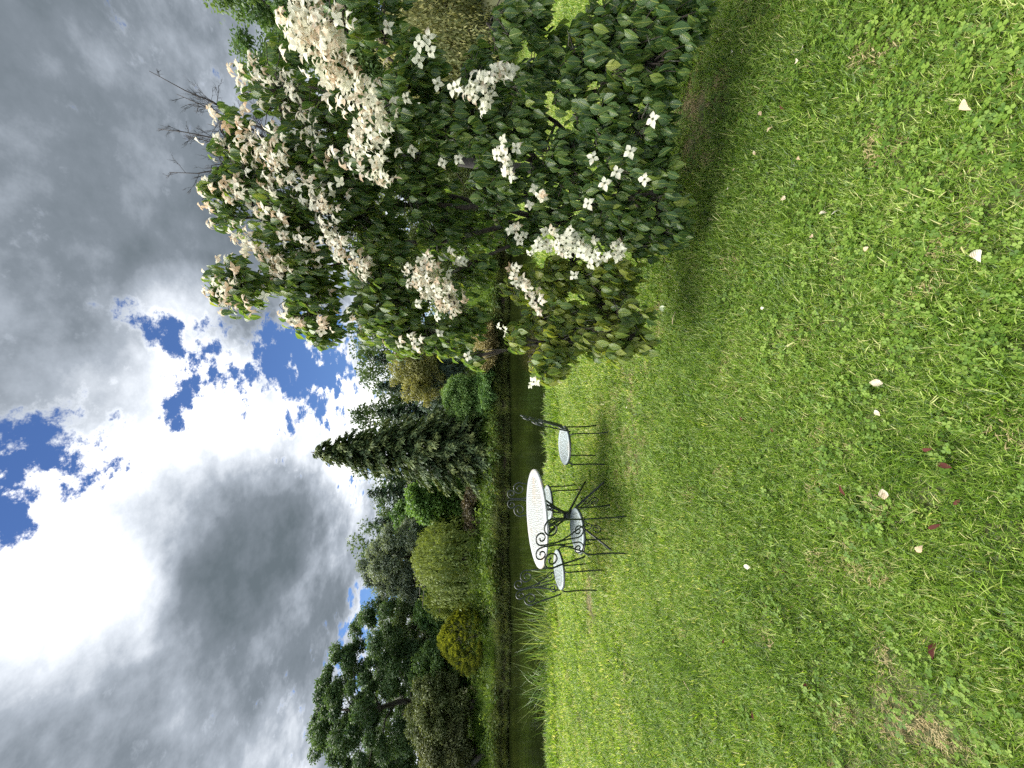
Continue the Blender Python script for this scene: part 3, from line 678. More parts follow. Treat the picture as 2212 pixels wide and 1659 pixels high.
def bare_tree():
    base = at(760, 330, 6.6); base[2] = float(height(base[0], 6.6))
    root = empty('bare_tree', base); tag(root, 'leafless dead tree whose dark twigs stick up behind the dogwood', 'tree', 'trees behind the dogwood')
    t = MB()
    limb(t, (0, 0, -.1), at(640, 330, 6.6) - base, .09, .05, 0, 8, .05, 7)
    t.build('trunk', M['twig'], root, True)
    def rec(b, p, d, L, r, lev):
        q = p + d * L; mid = (p + q) / 2 + rng.normal(size=3) * L * .05
        b.tube(np.array([p, mid, q]), [r, r * .8, r * .55], 4)
        if lev == 0: return
        nb = 6 if lev > 1 else 5
        for i in range(nb):
            f = rng.uniform(.3, 1.0); s = p + (q - p) * f
            rec(b, s, unit(d + rng.normal(size=3) * np.array((.5, .35, .45)) + np.array((0, 0, .12))), L * rng.uniform(.28, .5), r * .5, lev - 1)
    fork = at(640, 330, 6.6) - base
    for (v, y) in ((338, 160), (348, 282), (368, 376), (405, 300), (385, 210)):
        br = MB(); tip = at(v, y, 6.6 + rng.normal() * .2) - base
        n_ = 7; tt = np.linspace(0, 1, n_)[:, None]
        line = fork + (tip - fork) * tt + np.array((0, 0, -.12)) * np.sin(tt * np.pi) + rng.normal(size=(n_, 3)) * .03
        br.tube(line, np.linspace(.026, .004, n_), 5)
        for i in range(13):
            f = rng.uniform(.25, .98); j = int(f * (n_ - 1)); s = line[j] + (line[min(j + 1, n_ - 1)] - line[j]) * (f * (n_ - 1) - j)
            d = unit(unit(tip - fork) + rng.normal(size=3) * np.array((.75, .5, .45)))
            rec(br, s, d, rng.uniform(.25, .7) * (1.25 - f), .0055 * (1.5 - f), 2)
        br.build('branch', M['twig'], root)
bare_tree()
# leaning trunk at the far edge of the opposite bank
lt = MB(); P0 = at(1018, 1628, 15.6); P1 = at(985, 1690, 15.9); P1[2] += .5
limb(lt, (P0[0], 15.6, float(height(P0[0], 15.6)) - .1), P1, .11, .07, .05, 7, .06, 8)
tag(lt.build('leaning_trunk', M['bark'], smooth=True), 'thick bare trunk leaning over the far bank at the picture edge', 'trunk')

BRIGHT = 1.0
# ------------------------------------------------------------------ reeds on the near edge
def reed(y, h_px, nb, label):
    Yd = float(near_edge(on_z(1196, y)[0])) + .12; p = at(1196, y, Yd); p[2] = float(height(p[0], Yd)) - .02
    b = MB(); n = nb; r = .20 * np.sqrt(rng.random(n)); th = rng.random(n) * 6.283
    P = np.stack([r * np.cos(th) * 1.5, r * np.sin(th) * .7, np.zeros(n)], 1)
    d = np.stack([rng.normal(size=n) * .30, rng.normal(size=n) * .2, np.ones(n)], 1)
    Ht = (at(1196 - h_px, y, Yd)[2] - p[2])
    L = Ht * rng.uniform(.45, 1.35, n)
    b.blades(P, d, L, rng.uniform(.011, .021, n), rng.uniform(.05, 1, n) ** 2 * 1.1, rng.uniform(.0, 1, n), 6)
    o = b.build('reed_clump', M['reed'], loc=p)
    tag(o, label, 'reeds', 'reed clumps along the near pond edge')
for y, h, nb, lab in ((1232, 48, 46, 'short reed clump right behind the table and the outer chair'), (1272, 50, 46, 'reed clump showing between the curls of the outer chair back'),
                      (1315, 60, 60, 'reed clump just past the outer chair back'), (1352, 78, 95, 'tall grey green reed clump, the tallest on the near edge'), (1392, 58, 80, 'middle reed clump opposite the golden shrub reflection'),
                      (1432, 48, 60, 'low thin reed clump between the two tall clumps'), (1470, 72, 90, 'big arching reed clump with white tips far from the table'), (1508, 46, 50, 'small bending reed clump, last but one from the table'), (1545, 36, 26, 'sparse last reed clump nearest the picture bottom edge')):
    reed(y, h, nb, lab)

# ------------------------------------------------------------------ wrought iron furniture
def spline(pts, n=40):
    pts = np.asarray(pts, float); k = len(pts); out = []
    P = np.concatenate([[2 * pts[0] - pts[1]], pts, [2 * pts[-1] - pts[-2]]])
    for i in range(k - 1):
        p0, p1, p2, p3 = P[i], P[i + 1], P[i + 2], P[i + 3]
        m_ = max(2, n // (k - 1))
        for t in np.linspace(0, 1, m_, endpoint=(i == k - 2)):
            out.append(.5 * ((2 * p1) + (-p0 + p2) * t + (2 * p0 - 5 * p1 + 4 * p2 - p3) * t * t + (-p0 + 3 * p1 - 3 * p2 + p3) * t ** 3))
    return np.array(out)
SEAT_H = .44
def make_chair():
    root = empty('garden_chair')
    s = MB(); s.lathe([(.0005, SEAT_H - .006), (.08, SEAT_H - .005), (.165, SEAT_H), (.198, SEAT_H + .004), (.203, SEAT_H), (.198, SEAT_H - .012), (.19, SEAT_H - .012), (.165, SEAT_H - .006), (.0005, SEAT_H - .012)], 36)
    seat = s.build('seat', M['seat'], root, True)
    r = MB(); th = np.linspace(0, 2 * np.pi, 37); r.tube(np.stack([.200 * np.cos(th), .200 * np.sin(th), np.full(37, SEAT_H - .014)], 1), .0075, 6, cap=False); r.build('seat_ring', M['iron'], root, True)
    for a in (45, 135, 225, 315):
        c, s_ = math.cos(R(a)), math.sin(R(a))
        pr = [(.165, SEAT_H - .02), (.200, SEAT_H - .022), (.222, SEAT_H - .045), (.228, SEAT_H - .10), (.226, .22), (.232, .10), (.246, .005)]
        l = MB(); l.tube(spline([(q * c, q * s_, z) for q, z in pr], 24), .0075, 6); l.build('leg', M['iron'], root, True)
    def back(pts):      # (x, height above the seat) on a back plane leaning away from the seat
        q = np.asarray(pts, float)
        return spline(np.stack([q[:, 0], -.175 - q[:, 1] * .26 - .02 * np.cos(q[:, 0] * 6), SEAT_H - .01 + q[:, 1]], 1), 64)
    def spiral(cx, cy, r0, a0, turns, sgn):
        k = 13; return [(cx + r0 * (1 - .78 * i / (k - 1)) * math.cos(a0 + sgn * turns * 6.283 * i / (k - 1)), cy + r0 * (1 - .78 * i / (k - 1)) * math.sin(a0 + sgn * turns * 6.283 * i / (k - 1))) for i in range(k)]
    for sg in (1, -1):
        outer = [(.165, -.005), (.178, .08), (.190, .20), (.206, .29)] + spiral(.134, .318, .078, R(5), 1.45, 1)
        inner = [(.120, .00), (.075, .10), (.030, .20), (.010, .28), (.008, .34)] + spiral(.068, .415, .060, R(185), 1.3, -1)
        lower = [(.010, .27), (.020, .17), (.020, .09)] + spiral(.078, .062, .056, R(190), 1.35, 1)
        for nm, pts, rad in (('back_frame', outer, .0075), ('back_scroll', inner, .007), ('lower_scroll', lower, .006)):
            b = MB(); b.tube(back([(sg * x_, z_) for x_, z_ in pts]), rad, 6); b.build(nm, M['iron'], root, True)
    return root
def dup(root, loc, rz):
    r = root.copy(); COL.objects.link(r); r.location = loc; r.rotation_euler = (0, 0, rz)
    for ch in root.children:
        c = ch.copy(); COL.objects.link(c); c.parent = r
    return r
def make_table(loc, rz):
    root = empty('garden_table', loc, rz); tag(root, 'round white perforated metal table with rust stains and black scrolled legs', 'table')
    t = MB(); Hh = .72
    t.lathe([(.0005, Hh), (.40, Hh), (.485, Hh + .001), (.500, Hh - .004), (.504, Hh - .014), (.499, Hh - .024), (.490, Hh - .024), (.486, Hh - .012), (.0005, Hh - .012)], 64)
    t.build('tabletop', M['tabletop'], root, True)
    rg = MB(); th = np.linspace(0, 2 * np.pi, 49); rg.tube(np.stack([.30 * np.cos(th), .30 * np.sin(th), np.full(49, Hh - .022)], 1), .008, 6, cap=False); rg.build('support_ring', M['iron'], root, True)
    hb = MB(); hb.lathe([(.0005, .40), (.040, .40), (.046, .392), (.046, .315), (.040, .305), (.0005, .305)], 20); hb.build('hub', M['iron'], root, True)
    for k in range(4):
        a = R(45 + 90 * k); c, s = math.cos(a), math.sin(a); P = lambda q: np.array([(x_ * c, x_ * s, z_) for x_, z_ in q])
        l = MB(); l.tube(P([(.03, .345), (.20, .225), (.36, .11), (.50, .012)]), [.013, .012, .011, .010], 6); leg = l.build('leg', M['iron'], root, True)
        sc_ = MB(); k_ = 12
        sc_.tube(spline(P([(.05, .32), (.10, .20), (.16, .12)] + [(.205 + .055 * (1 - .7 * i / k_) * math.cos(R(190) + 1.3 * 6.283 * i / k_), .105 + .055 * (1 - .7 * i / k_) * math.sin(R(190) + 1.3 * 6.283 * i / k_)) for i in range(k_)]), 50), .006, 5)
        sc_.build('scroll', M['iron'], leg, True)
        u = MB(); u.tube(spline(P([(.035, .37), (.09, .46), (.19, .58), (.30, .70)]), 16), .010, 6); u.build('strut', M['iron'], root, True)
        u2 = MB(); u2.tube(spline(P([(.03, .39), (.05, .48), (.10, .56)] + [(.135 + .045 * (1 - .7 * i / k_) * math.cos(R(170) - 1.3 * 6.283 * i / k_), .575 + .045 * (1 - .7 * i / k_) * math.sin(R(170) - 1.3 * 6.283 * i / k_)) for i in range(k_)]), 50), .006, 5)
        u2.build('upper_scroll', M['iron'], root, True)
tp = on_z(1155, 1117, .72); TX, TY = tp[0], tp[1]
make_table((TX, TY, float(height(TX, TY))), R(16))
chair = make_chair()
CH = [((1246, 1146), 0, 'white seated iron chair nearest the camera, its scrolled back before the table'),
      ((1215.6, 962), 84, 'white seated iron chair seen from the side, standing apart from the table near the dogwood'),
      ((1204.6, 1230), -118, 'white seated iron chair beside the reeds, its back turned to the pond bank'),
      ((1186, 1092), 186, 'iron chair hidden behind the table, only its scroll tips rising above the tabletop')]
for i, ((v, y), deg, lab) in enumerate(CH):
    p = on_z(v, y, SEAT_H)
    if i == 3: p = np.array((p[0], TY + .62, 0))
    loc = (p[0], p[1], float(height(p[0], p[1])))
    o = chair if i == 0 else dup(chair, loc, R(deg))
    o.location = loc; o.rotation_euler = (0, 0, R(deg)); tag(o, lab, 'chair', 'chairs around the garden table')

# ------------------------------------------------------------------ the flowering dogwood
BASE = on_z(1436, 452); BASE[2] = float(height(BASE[0], BASE[1]))
dog = empty('dogwood_tree', BASE); tag(dog, 'large dogwood with dark drooping leaves and masses of creamy white flowers', 'tree')
BX, BY = BASE[0], BASE[1]
#        v     y    rv  ry   Y    leaves
LC = [(465, 405, 40, 38, 3.05, 60), (500, 310, 42, 60, 2.95, 75), (540, 400, 50, 70, 3.0, 110), (480, 470, 30, 30, 3.05, 30),
      (510, 620, 55, 58, 3.05, 105), (455, 640, 14, 22, 3.05, 14), (590, 560, 40, 60, 3.0, 90), (625, 470, 70, 90, 2.95, 210),
      (665, 610, 70, 70, 3.0, 210), (690, 715, 45, 32, 3.05, 60), (640, 690, 30, 24, 3.05, 26), (830, 620, 85, 95, 2.9, 260), (800, 700, 60, 50, 3.0, 110),
      (880, 730, 65, 45, 2.95, 110), (960, 730, 60, 48, 2.95, 100), (1010, 775, 22, 20, 2.9, 24), (1010, 690, 35, 40, 2.9, 50),
      (780, 480, 85, 90, 2.95, 220), (720, 380, 70, 70, 2.8, 130), (890, 390, 90, 85, 2.75, 200), (950, 500, 80, 70, 3.0, 140), (1000, 590, 60, 50, 2.95, 90),
      (1010, 480, 90, 90, 3.3, 110), (860, 240, 70, 70, 2.45, 120), (900, 160, 55, 60, 2.4, 90), (960, 270, 60, 60, 2.45, 100), (790, 330, 50, 60, 2.6, 80),
      (600, 210, 80, 90, 2.9, 110), (680, 260, 70, 80, 2.8, 110), (640, 340, 60, 60, 2.85, 90), (760, 60, 60, 60, 2.2, 50), (850, 60, 45, 50, 2.3, 40),
      (1090, 50, 35, 60, 2.0, 70), (1150, 40, 30, 45, 1.95, 40), (1290, 60, 70, 70, 1.95, 110), (1380, 60, 70, 70, 1.85, 105), (1470, 50, 45, 60, 1.8, 50), (1430, 150, 50, 60, 1.9, 60),
      (1330, 170, 60, 60, 2.0, 90), (1130, 190, 45, 60, 2.2, 70), (1180, 130, 40, 50, 2.1, 50), (1300, 270, 50, 55, 2.1, 80), (1390, 270, 50, 60, 2.05, 80), (1120, 290, 50, 55, 2.35, 80), (1190, 330, 25, 40, 2.3, 22),
      (1040, 300, 55, 60, 2.4, 100), (1060, 400, 60, 55, 2.5, 100), (1150, 400, 50, 45, 2.5, 60), (1240, 400, 45, 40, 2.4, 50), (1330, 370, 60, 50, 2.2, 90), (1400, 360, 45, 50, 2.15, 60),
      (1430, 450, 40, 40, 2.25, 50), (1390, 530, 35, 45, 2.4, 34), (1250, 520, 70, 45, 2.55, 70), (1190, 600, 55, 45, 2.7, 100), (1120, 620, 45, 45, 2.85, 60), (1100, 500, 60, 50, 2.9, 80),
      (1310, 660, 55, 45, 2.65, 90), (1330, 715, 45, 40, 2.6, 80), (1372, 738, 24, 32, 2.45, 60), (1310, 755, 45, 28, 2.5, 70), (1195, 790, 22, 34, 2.6, 50), (1240, 690, 40, 45, 2.65, 70), (1195, 730, 35, 45, 2.7, 64), (1165, 785, 28, 42, 2.6, 110), (1105, 725, 16, 34, 2.75, 44), (1140, 690, 30, 30, 2.8, 36),
      (1290, 730, 55, 45, 2.5, 90), (1350, 690, 40, 60, 2.5, 70), (1230, 740, 40, 40, 2.6, 60), (1180, 690, 40, 50, 2.65, 70), (1280, 600, 60, 50, 2.55, 80), (1330, 600, 45, 40, 2.5, 50), (1350, 480, 60, 50, 2.35, 80), (1440, 500, 35, 45, 2.3, 50), (1300, 450, 60, 45, 2.45, 70),
      (1230, 330, 60, 50, 2.3, 60), (1250, 120, 50, 60, 2.0, 70), (1030, 180, 60, 60, 2.4, 80), (1200, 460, 60, 50, 2.7, 60), (1245, 255, 26, 36, 2.1, 22), (1205, 200, 20, 30, 2.1, 18), (1235, 180, 20, 20, 2.05, 10)]
LC = np.array(LC, float)
# stems
stem_tops = [(500, 330, 3.05), (560, 470, 3.1), (620, 600, 3.1), (640, 180, 2.7), (760, 60, 2.35), (900, 700, 3.0), (1060, 60, 2.1), (1180, 740, 2.72), (1330, 100, 2.0)]
stems = []
def local(p): return p - BASE
for i, (v, y, Yd) in enumerate(stem_tops):
    top = at(v, y, Yd); b0 = BASE + np.array((rng.normal() * .13, rng.normal() * .10, -.05))
    t = np.linspace(0, 1, 12)[:, None]; L = np.linalg.norm(top - b0)
    lift = (np.array((0, 0, 1.)) * .20 * L * np.sin(t * np.pi) * (1 if v > 850 else .25))
    line = b0 + (top - b0) * t + lift + rng.normal(size=(12, 3)) * .022 * np.sin(t * np.pi)
    stems.append(line)
    b = MB(); b.tube(local(line), np.linspace(.027 if v < 850 else .018, .006, 12), 7); b.build('trunk', M['dogbark'], dog, True)
SP = np.concatenate(stems)

def dog_leaf(b, P, ax, nr, L, W, tint, curl):
    """curved, folded, pointed leaf of twelve triangles"""
    ax = unit(ax); sd = unit(np.cross(ax, nr)); nr = np.cross(sd, ax); N = len(P)
    st = [(0, 0), (.22, .78), (.48, 1.0), (.76, .62), (1.0, 0)]; rows = []; uvs = []
    for f, wd in st:
        c = P + ax * (L * (f - .10 * f * f))[:, None] - nr * (L * curl * f * f)[:, None]
        hw = (W * .5 * wd)[:, None]
        if wd == 0: rows.append(c); uvs.append((.5, f))
        else:
            lift = nr * hw * .42 + rng.normal(size=(N, 1)) * nr * hw * .14
            rows += [c + sd * hw + lift, c, c - sd * hw + nr * hw * .42 + rng.normal(size=(N, 1)) * nr * hw * .14]; uvs += [(.5 + .5 * wd, f), (.5, f), (.5 - .5 * wd, f)]
    V = np.stack(rows, 1).reshape(-1, 3); nv = len(rows); i = np.arange(N) * nv
    Q = []; T = []
    T += [(0, 1, 2), (0, 2, 3)]
    for r_ in (0, 1):
        o = 1 + 3 * r_; Q += [(o, o + 3, o + 4, o + 1), (o + 1, o + 4, o + 5, o + 2)]
    e = nv - 1; T += [(e - 3, e, e - 2), (e - 2, e, e - 1)]
    Qa = (np.array(Q)[None] + i[:, None, None]).reshape(-1, 4); Ta = (np.array(T)[None] + i[:, None, None]).reshape(-1, 3)
    b.add(V, Qa, Ta, np.repeat(tint, len(Q)), np.repeat(tint, len(T)), np.tile(np.array(uvs), (N, 1)))

twigs = MB()
lP, lA, lN, lL, lW, lT, lC = [], [], [], [], [], [], []
tips_all = []
axis_c = np.array((BX, BY, 0))
for ci, (v, y, rv, ry, Yd, nl) in enumerate(LC):
    c = at(v, y, Yd); mpp = Yd / FPX
    # branch from the nearest lower stem point to the cluster
    dd = np.linalg.norm(SP - c, axis=1) + .6 * np.maximum(0, SP[:, 2] - c[2]); s = SP[np.argmin(dd)]
    t = np.linspace(0, 1, 7)[:, None]; L = np.linalg.norm(c - s)
    line = s + (c - s) * t + np.array((0, 0, .10 * L)) * np.sin(t * np.pi) + rng.normal(size=(7, 3)) * .02 * L * np.sin(t * np.pi)
    br = MB(); br.tube(local(line), np.linspace(.011, .005, 7), 5); br.build('branch', M['dogbark'], dog, True)
    nw = max(2, int(nl * 3.1 / 5)); out = unit((c - axis_c) * np.array((1, 1, 0)) + 1e-6)
    u = rand_unit(nw) * (rng.random((nw, 1)) ** .5)
    tips = c + np.stack([u[:, 0] * ry * mpp, u[:, 1] * min(.30, max(rv, ry) * mpp * 1.1), u[:, 2] * rv * mpp], 1)
    tips_all.append(tips)
    for tip in tips:
        j = rng.integers(2, 7); a = line[j]
        twigs.tube(local(np.array([a, (a + tip) / 2 + np.array((0, 0, .02)) + rng.normal(size=3) * .012, tip])), [.0038, .003, .0018], 4)
        k = rng.integers(4, 7); a0 = rng.random() * 6.28
        for q in range(k):
            an = a0 + q * 6.283 / k + rng.normal() * .3
            h = np.array((math.cos(an), math.sin(an), 0)) + out * .35
            dz = -rng.uniform(.7, 2.6)
            ax = unit(h + np.array((0, 0, dz))); nr = unit(h * (-dz) * .8 + np.array((0, 0, 1.0)) + rng.normal(size=3) * .22)
            ln = rng.uniform(.055, .102)
            lP.append(tip + ax * .010 + rng.normal(size=3) * .012); lA.append(ax); lN.append(nr); lL.append(ln); lW.append(ln * rng.uniform(.46, .58)); lC.append(ci)
            lT.append(np.clip(.34 + rng.normal() * .2 + (.52 if (y > 590 and v > 1080) else (.16 if y > 540 else .04)), 0, 1))  # low outer leaves yellower: backlit glow put into the leaf tint
lP, lA, lN = map(np.array, (lP, lA, lN)); lL, lW, lT = map(np.array, (lL, lW, lT))
tips_all = np.concatenate(tips_all)
twigs_o = twigs.build('twigs', M['dogbark'], dog); twigs_o['kind'] = 'stuff'

def basis(o, P, ax, nr, s):
    ax = unit(ax); sd = unit(np.cross(ax, nr)); nr = np.cross(sd, ax)
    mm = Matrix.Identity(4)
    for i in range(3): mm[i][0] = sd[i] * s[0]; mm[i][1] = ax[i] * s[1]; mm[i][2] = nr[i] * s[2]; mm[i][3] = P[i]
    o.matrix_local = mm
dcam = np.linalg.norm(lP - np.array((0, 0, EYE)), axis=1)
inview = np.ones(len(lP), bool)
Fn = np.array((0, cp, -sp)); Un = np.array((0, sp, cp))
rel = lP - np.array((0, 0, EYE)); dz_ = rel @ Fn
inview = (np.abs(rel[:, 0] / dz_) < 829 / FPX) & (np.abs((rel @ Un) / dz_) < 1106 / FPX)
score = lL / dcam * np.abs((lN * rel).sum(1)) / dcam; score[~inview] = 0
big = np.zeros(len(lP), bool); big[np.argsort(-score)[:300]] = True
leaf_meshes = []
for k in range(8):
    b = MB(); dog_leaf(b, np.zeros((1, 3)), np.array([[0, 1., 0]]), np.array([[0, 0, 1.]]), np.array([1.0]), np.array([.57]), np.array([.15 + .08 * k]), np.array([rng.uniform(.12, .38)]))
    leaf_meshes.append(b.mesh('leaf', M['dogleaf'], True))
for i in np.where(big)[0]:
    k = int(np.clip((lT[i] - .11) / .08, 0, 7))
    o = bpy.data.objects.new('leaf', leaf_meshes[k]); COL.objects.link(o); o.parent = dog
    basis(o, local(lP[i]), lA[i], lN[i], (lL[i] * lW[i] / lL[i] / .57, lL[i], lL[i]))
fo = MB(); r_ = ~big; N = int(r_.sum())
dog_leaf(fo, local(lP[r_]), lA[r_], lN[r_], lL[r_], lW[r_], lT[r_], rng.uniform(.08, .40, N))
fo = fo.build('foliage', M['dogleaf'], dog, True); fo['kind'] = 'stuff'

# flowers: strips that follow the tops of the branches, then single blooms low down
#       path in the picture                                      half width, count, Y from, Y to, age, face camera
FS = [([(625, 5), (700, 110), (770, 200), (830, 280)], 42, 120, 2.05, 2.3, .30, .25), ([(690, 20), (740, 90)], 30, 22, 2.0, 2.1, .30, .3), ([(830, 300), (815, 360), (835, 400)], 20, 16, 2.35, 2.5, .12, .3),
      ([(505, 240), (545, 330), (590, 420)], 34, 34, 2.85, 2.95, .45, .15), ([(555, 300), (640, 380), (735, 470)], 30, 40, 2.75, 2.85, .30, .2), ([(600, 160), (640, 240), (680, 330)], 30, 24, 2.75, 2.8, .25, .2),
      ([(520, 130), (560, 190)], 26, 14, 2.8, 2.85, .4, .15), ([(470, 380), (520, 430)], 24, 12, 2.98, 3.0, .45, .1), ([(490, 490), (548, 540), (610, 592)], 15, 34, 2.95, 3.0, .42, .2),
      ([(540, 440), (620, 500), (680, 560)], 24, 24, 2.88, 2.92, .35, .2), ([(702, 500), (735, 540), (800, 592)], 16, 44, 2.8, 2.82, .32, .25), ([(660, 420), (720, 470)], 22, 18, 2.75, 2.8, .3, .25),
      ([(885, 575), (930, 620), (985, 675)], 27, 74, 2.72, 2.76, .30, .35), ([(935, 550), (905, 590)], 16, 10, 2.7, 2.72, .12, .35), ([(980, 540), (990, 575)], 12, 6, 2.7, 2.72, .1, .5),
      ([(1100, 575), (1130, 620), (1175, 668)], 10, 28, 2.68, 2.64, .30, .35), ([(1150, 555), (1190, 500), (1215, 490)], 14, 12, 2.4, 2.4, .05, .6), ([(1195, 515), (1235, 530), (1290, 545)], 22, 26, 2.42, 2.4, .15, .55), ([(1270, 570), (1310, 550), (1345, 535)], 18, 16, 2.42, 2.4, .15, .55),
      ([(1000, 200), (1045, 170), (1095, 140)], 16, 36, 2.15, 2.1, .06, .25), ([(1045, 240), (1055, 200)], 8, 8, 2.2, 2.2, .05, .3), ([(1080, 300), (1072, 340)], 7, 5, 2.25, 2.25, .0, .4), ([(1085, 345), (1105, 395)], 9, 8, 2.3, 2.3, .05, .5),
      ([(600, 665), (645, 705)], 9, 10, 2.98, 2.98, .55, .2), ([(692, 690), (705, 720)], 7, 6, 2.9, 2.9, .6, .2), ([(470, 600), (540, 670)], 28, 12, 2.96, 3.0, .55, .3), ([(890, 720), (900, 760)], 7, 5, 2.85, 2.85, .35, .3),
      ([(1110, 490), (1130, 515)], 10, 6, 2.6, 2.6, .2, .5), ([(1145, 430), (1180, 420)], 10, 6, 2.3, 2.3, .12, .6), ([(1155, 818), (1150, 832)], 5, 4, 2.65, 2.65, .0, .4), ([(1080, 705), (1092, 722)], 4, 3, 2.75, 2.75, .0, .4), ([(760, 300), (790, 380)], 40, 14, 2.4, 2.5, .2, .3)]
SING = [(1410, 258, 1.92), (1361, 327, 2.0), (1281, 340, 2.1), (1332, 372, 2.02), (1306, 396, 2.04), (1392, 388, 2.05), (1270, 440, 2.2), (1115, 320, 2.2), (990, 345, 2.5), (955, 352, 2.5), (890, 325, 2.45), (878, 212, 2.3), (925, 80, 2.0), (905, 95, 2.02), (930, 112, 2.05), (905, 130, 2.1), (945, 180, 2.2), (1240, 595, 2.4), (950, 720, 2.8), (970, 590, 2.7), (570, 640, 2.95), (838, 60, 2.1), (1010, 770, 2.8)]
fl = []          # position, axis (the way the flower faces), size, age
toc = np.array((0, 0, EYE))
for path, hw, cnt, Y0, Y1, age, face in FS:
    q0 = path[0][0]
    cnt = int(cnt * (1.45 if q0 < 900 else 1.0)); hw = hw * 1.1
    q = np.array(path, float); seg = np.linalg.norm(np.diff(q, axis=0), axis=1); cum = np.concatenate([[0], np.cumsum(seg)])
    for i in range(cnt):
        s = rng.random() * cum[-1]; f = s / cum[-1]
        v = np.interp(s, cum, q[:, 0]); y = np.interp(s, cum, q[:, 1])
        j = min(np.searchsorted(cum, s, 'right') - 1, len(seg) - 1); tn = (q[j + 1] - q[j]) / max(seg[j], 1e-6)
        o = np.clip(rng.normal() * .55, -1.6, 1.6) * hw; v += rng.normal() * 5; y += rng.normal() * 5; v += -tn[1] * o; y += tn[0] * o
        Yd = Y0 + (Y1 - Y0) * f + rng.normal() * .05 + o / hw * .04
        p = at(v, y, Yd - .17); to = unit(toc - p); out = unit((p - axis_c) * np.array((1, 1, 0)) + 1e-6)
        ax = unit(np.array((0, 0, 1.0)) * (1 - face) + to * face * 1.3 + out * .25 + rng.normal(size=3) * .42)
        fl.append((p, ax, rng.uniform(.75, 1.18), np.clip(age + rng.normal() * .16, 0, .8)))
for v, y, Yd in SING:
    p = at(v, y, Yd - .12); to = unit(toc - p)
    fl.append((p, unit(to * 1.0 + np.array((0, 0, .45)) + rng.normal(size=3) * .18), rng.uniform(.95, 1.1), rng.uniform(0, .12)))
# more blooms standing singly on twig tips all over the upper crown
zt = tips_all[:, 2]; relt = tips_all - toc; frontness = relt[:, 1]
cand = np.where((zt > 1.9) & (rng.random(len(zt)) < np.clip((zt - 1.8) * .55, 0, .75)))[0]
for i in rng.permutation(cand)[:260]:
    p = tips_all[i] + np.array((0, -.02, .035)); to = unit(toc - p)
    fl.append((p, unit(np.array((0, 0, 1.)) + to * .25 + rng.normal(size=3) * .4), rng.uniform(.75, 1.15), np.clip(.35 + rng.normal() * .2, 0, .8)))
def bract_geo(b, ang, tint, L=.040, W=.030, tilt=.12, curl=.2):
    """one pointed bract lying along the direction ang, flower axis +Z"""
    d = np.array((math.cos(ang), math.sin(ang), 0)); sd = np.array((-math.sin(ang), math.cos(ang), 0)); z = np.array((0, 0, 1.))
    st = [(0.04, .16), (.30, .78), (.58, 1.0), (.84, .52), (1.06, 0)]; V = []; uv = []
    for f, wd in st:
        c = d * L * f + z * (tilt * L * f - curl * L * max(0, f - .45) ** 2 * 2.2)
        if wd == 0: V.append(c); uv.append((.5, 1))
        else: V += [c + sd * W * .5 * wd + z * W * .13 * wd, c, c - sd * W * .5 * wd + z * W * .13 * wd]; uv += [(.5 + .5 * wd, f), (.5, f), (.5 - .5 * wd, f)]
    Q = []
    for r2 in range(3):
        o = 3 * r2; Q += [(o, o + 3, o + 4, o + 1), (o + 1, o + 4, o + 5, o + 2)]
    T = [(9, 12, 10), (10, 12, 11)]
    b.add(V, Q, T, [tint] * 6, [tint] * 2, np.array(uv))
def centre_geo(b):
    b.lathe([(.0002, .010), (.0035, .009), (.0055, .005), (.0045, .0005), (.001, -.002)], 7)
    b.tube(np.array([(0, 0, 0), (.001, .001, -.022), (.003, .002, -.045)]), .0011, 4)
# mesh variants by age
AG = [0.0, .12, .24, .38, .55, .72]
flower_me, bract_me = [], []
for a in AG:
    for k in range(3):
        b = MB()
        for j in range(4): bract_geo(b, j * math.pi / 2 + rng.normal() * .1, max(0, a + rng.normal() * .07), .034 * rng.uniform(.8, 1.15), .025 * rng.uniform(.8, 1.15), rng.uniform(-.25, .35) - a * .3, rng.uniform(.1, .8))
        nq = b.n
        b.add(np.array([(0.006 * math.cos(t_), .006 * math.sin(t_), z_) for z_ in (.002, .008) for t_ in np.linspace(0, 6.283, 6, endpoint=False)] + [(0, 0, .011)]), [(i, (i + 1) % 6, 6 + (i + 1) % 6, 6 + i) for i in range(6)], [(6 + i, 6 + (i + 1) % 6, 12) for i in range(6)])
        me = b.mesh('flower', M['bract'], True); me.materials.append(M['fcentre'])
        mi = np.zeros(len(me.polygons), np.int32); mi[24:30] = 1; mi[-6:] = 1
        # quads come first: four bracts of six quads, six centre quads, then tris: eight bract, six centre
        me.polygons.foreach_set('material_index', mi)
        flower_me.append(me)
for a in AG:
    row = []
    for k in range(3):
        b = MB(); bract_geo(b, 0.0, a, .034, .025, rng.uniform(-.15, .25) - a * .3, rng.uniform(.1, .7)); row.append(b.mesh('bract', M['bract'], True))
    bract_me.append(row)
cb = MB(); centre_geo(cb); centre_me = cb.mesh('flower', M['fcentre'], True)
order = sorted(range(len(fl)), key=lambda i: np.linalg.norm(fl[i][0] - toc) / fl[i][2] - .35 * abs(np.dot(fl[i][1], unit(toc - fl[i][0]))))
near_f = set(order[:75]); part_f = set(order[75:300]); rest = MB()
def face_matrix(p, ax, s, spin):
    sd = unit(np.cross(ax, np.array((math.cos(spin), math.sin(spin), .3)))); up = np.cross(ax, sd); mm = Matrix.Identity(4)
    for i in range(3): mm[i][0] = sd[i] * s; mm[i][1] = up[i] * s; mm[i][2] = ax[i] * s; mm[i][3] = p[i]
    return mm
def age_i(a): return int(np.argmin([abs(a - q) for q in AG]))
rest_v = []
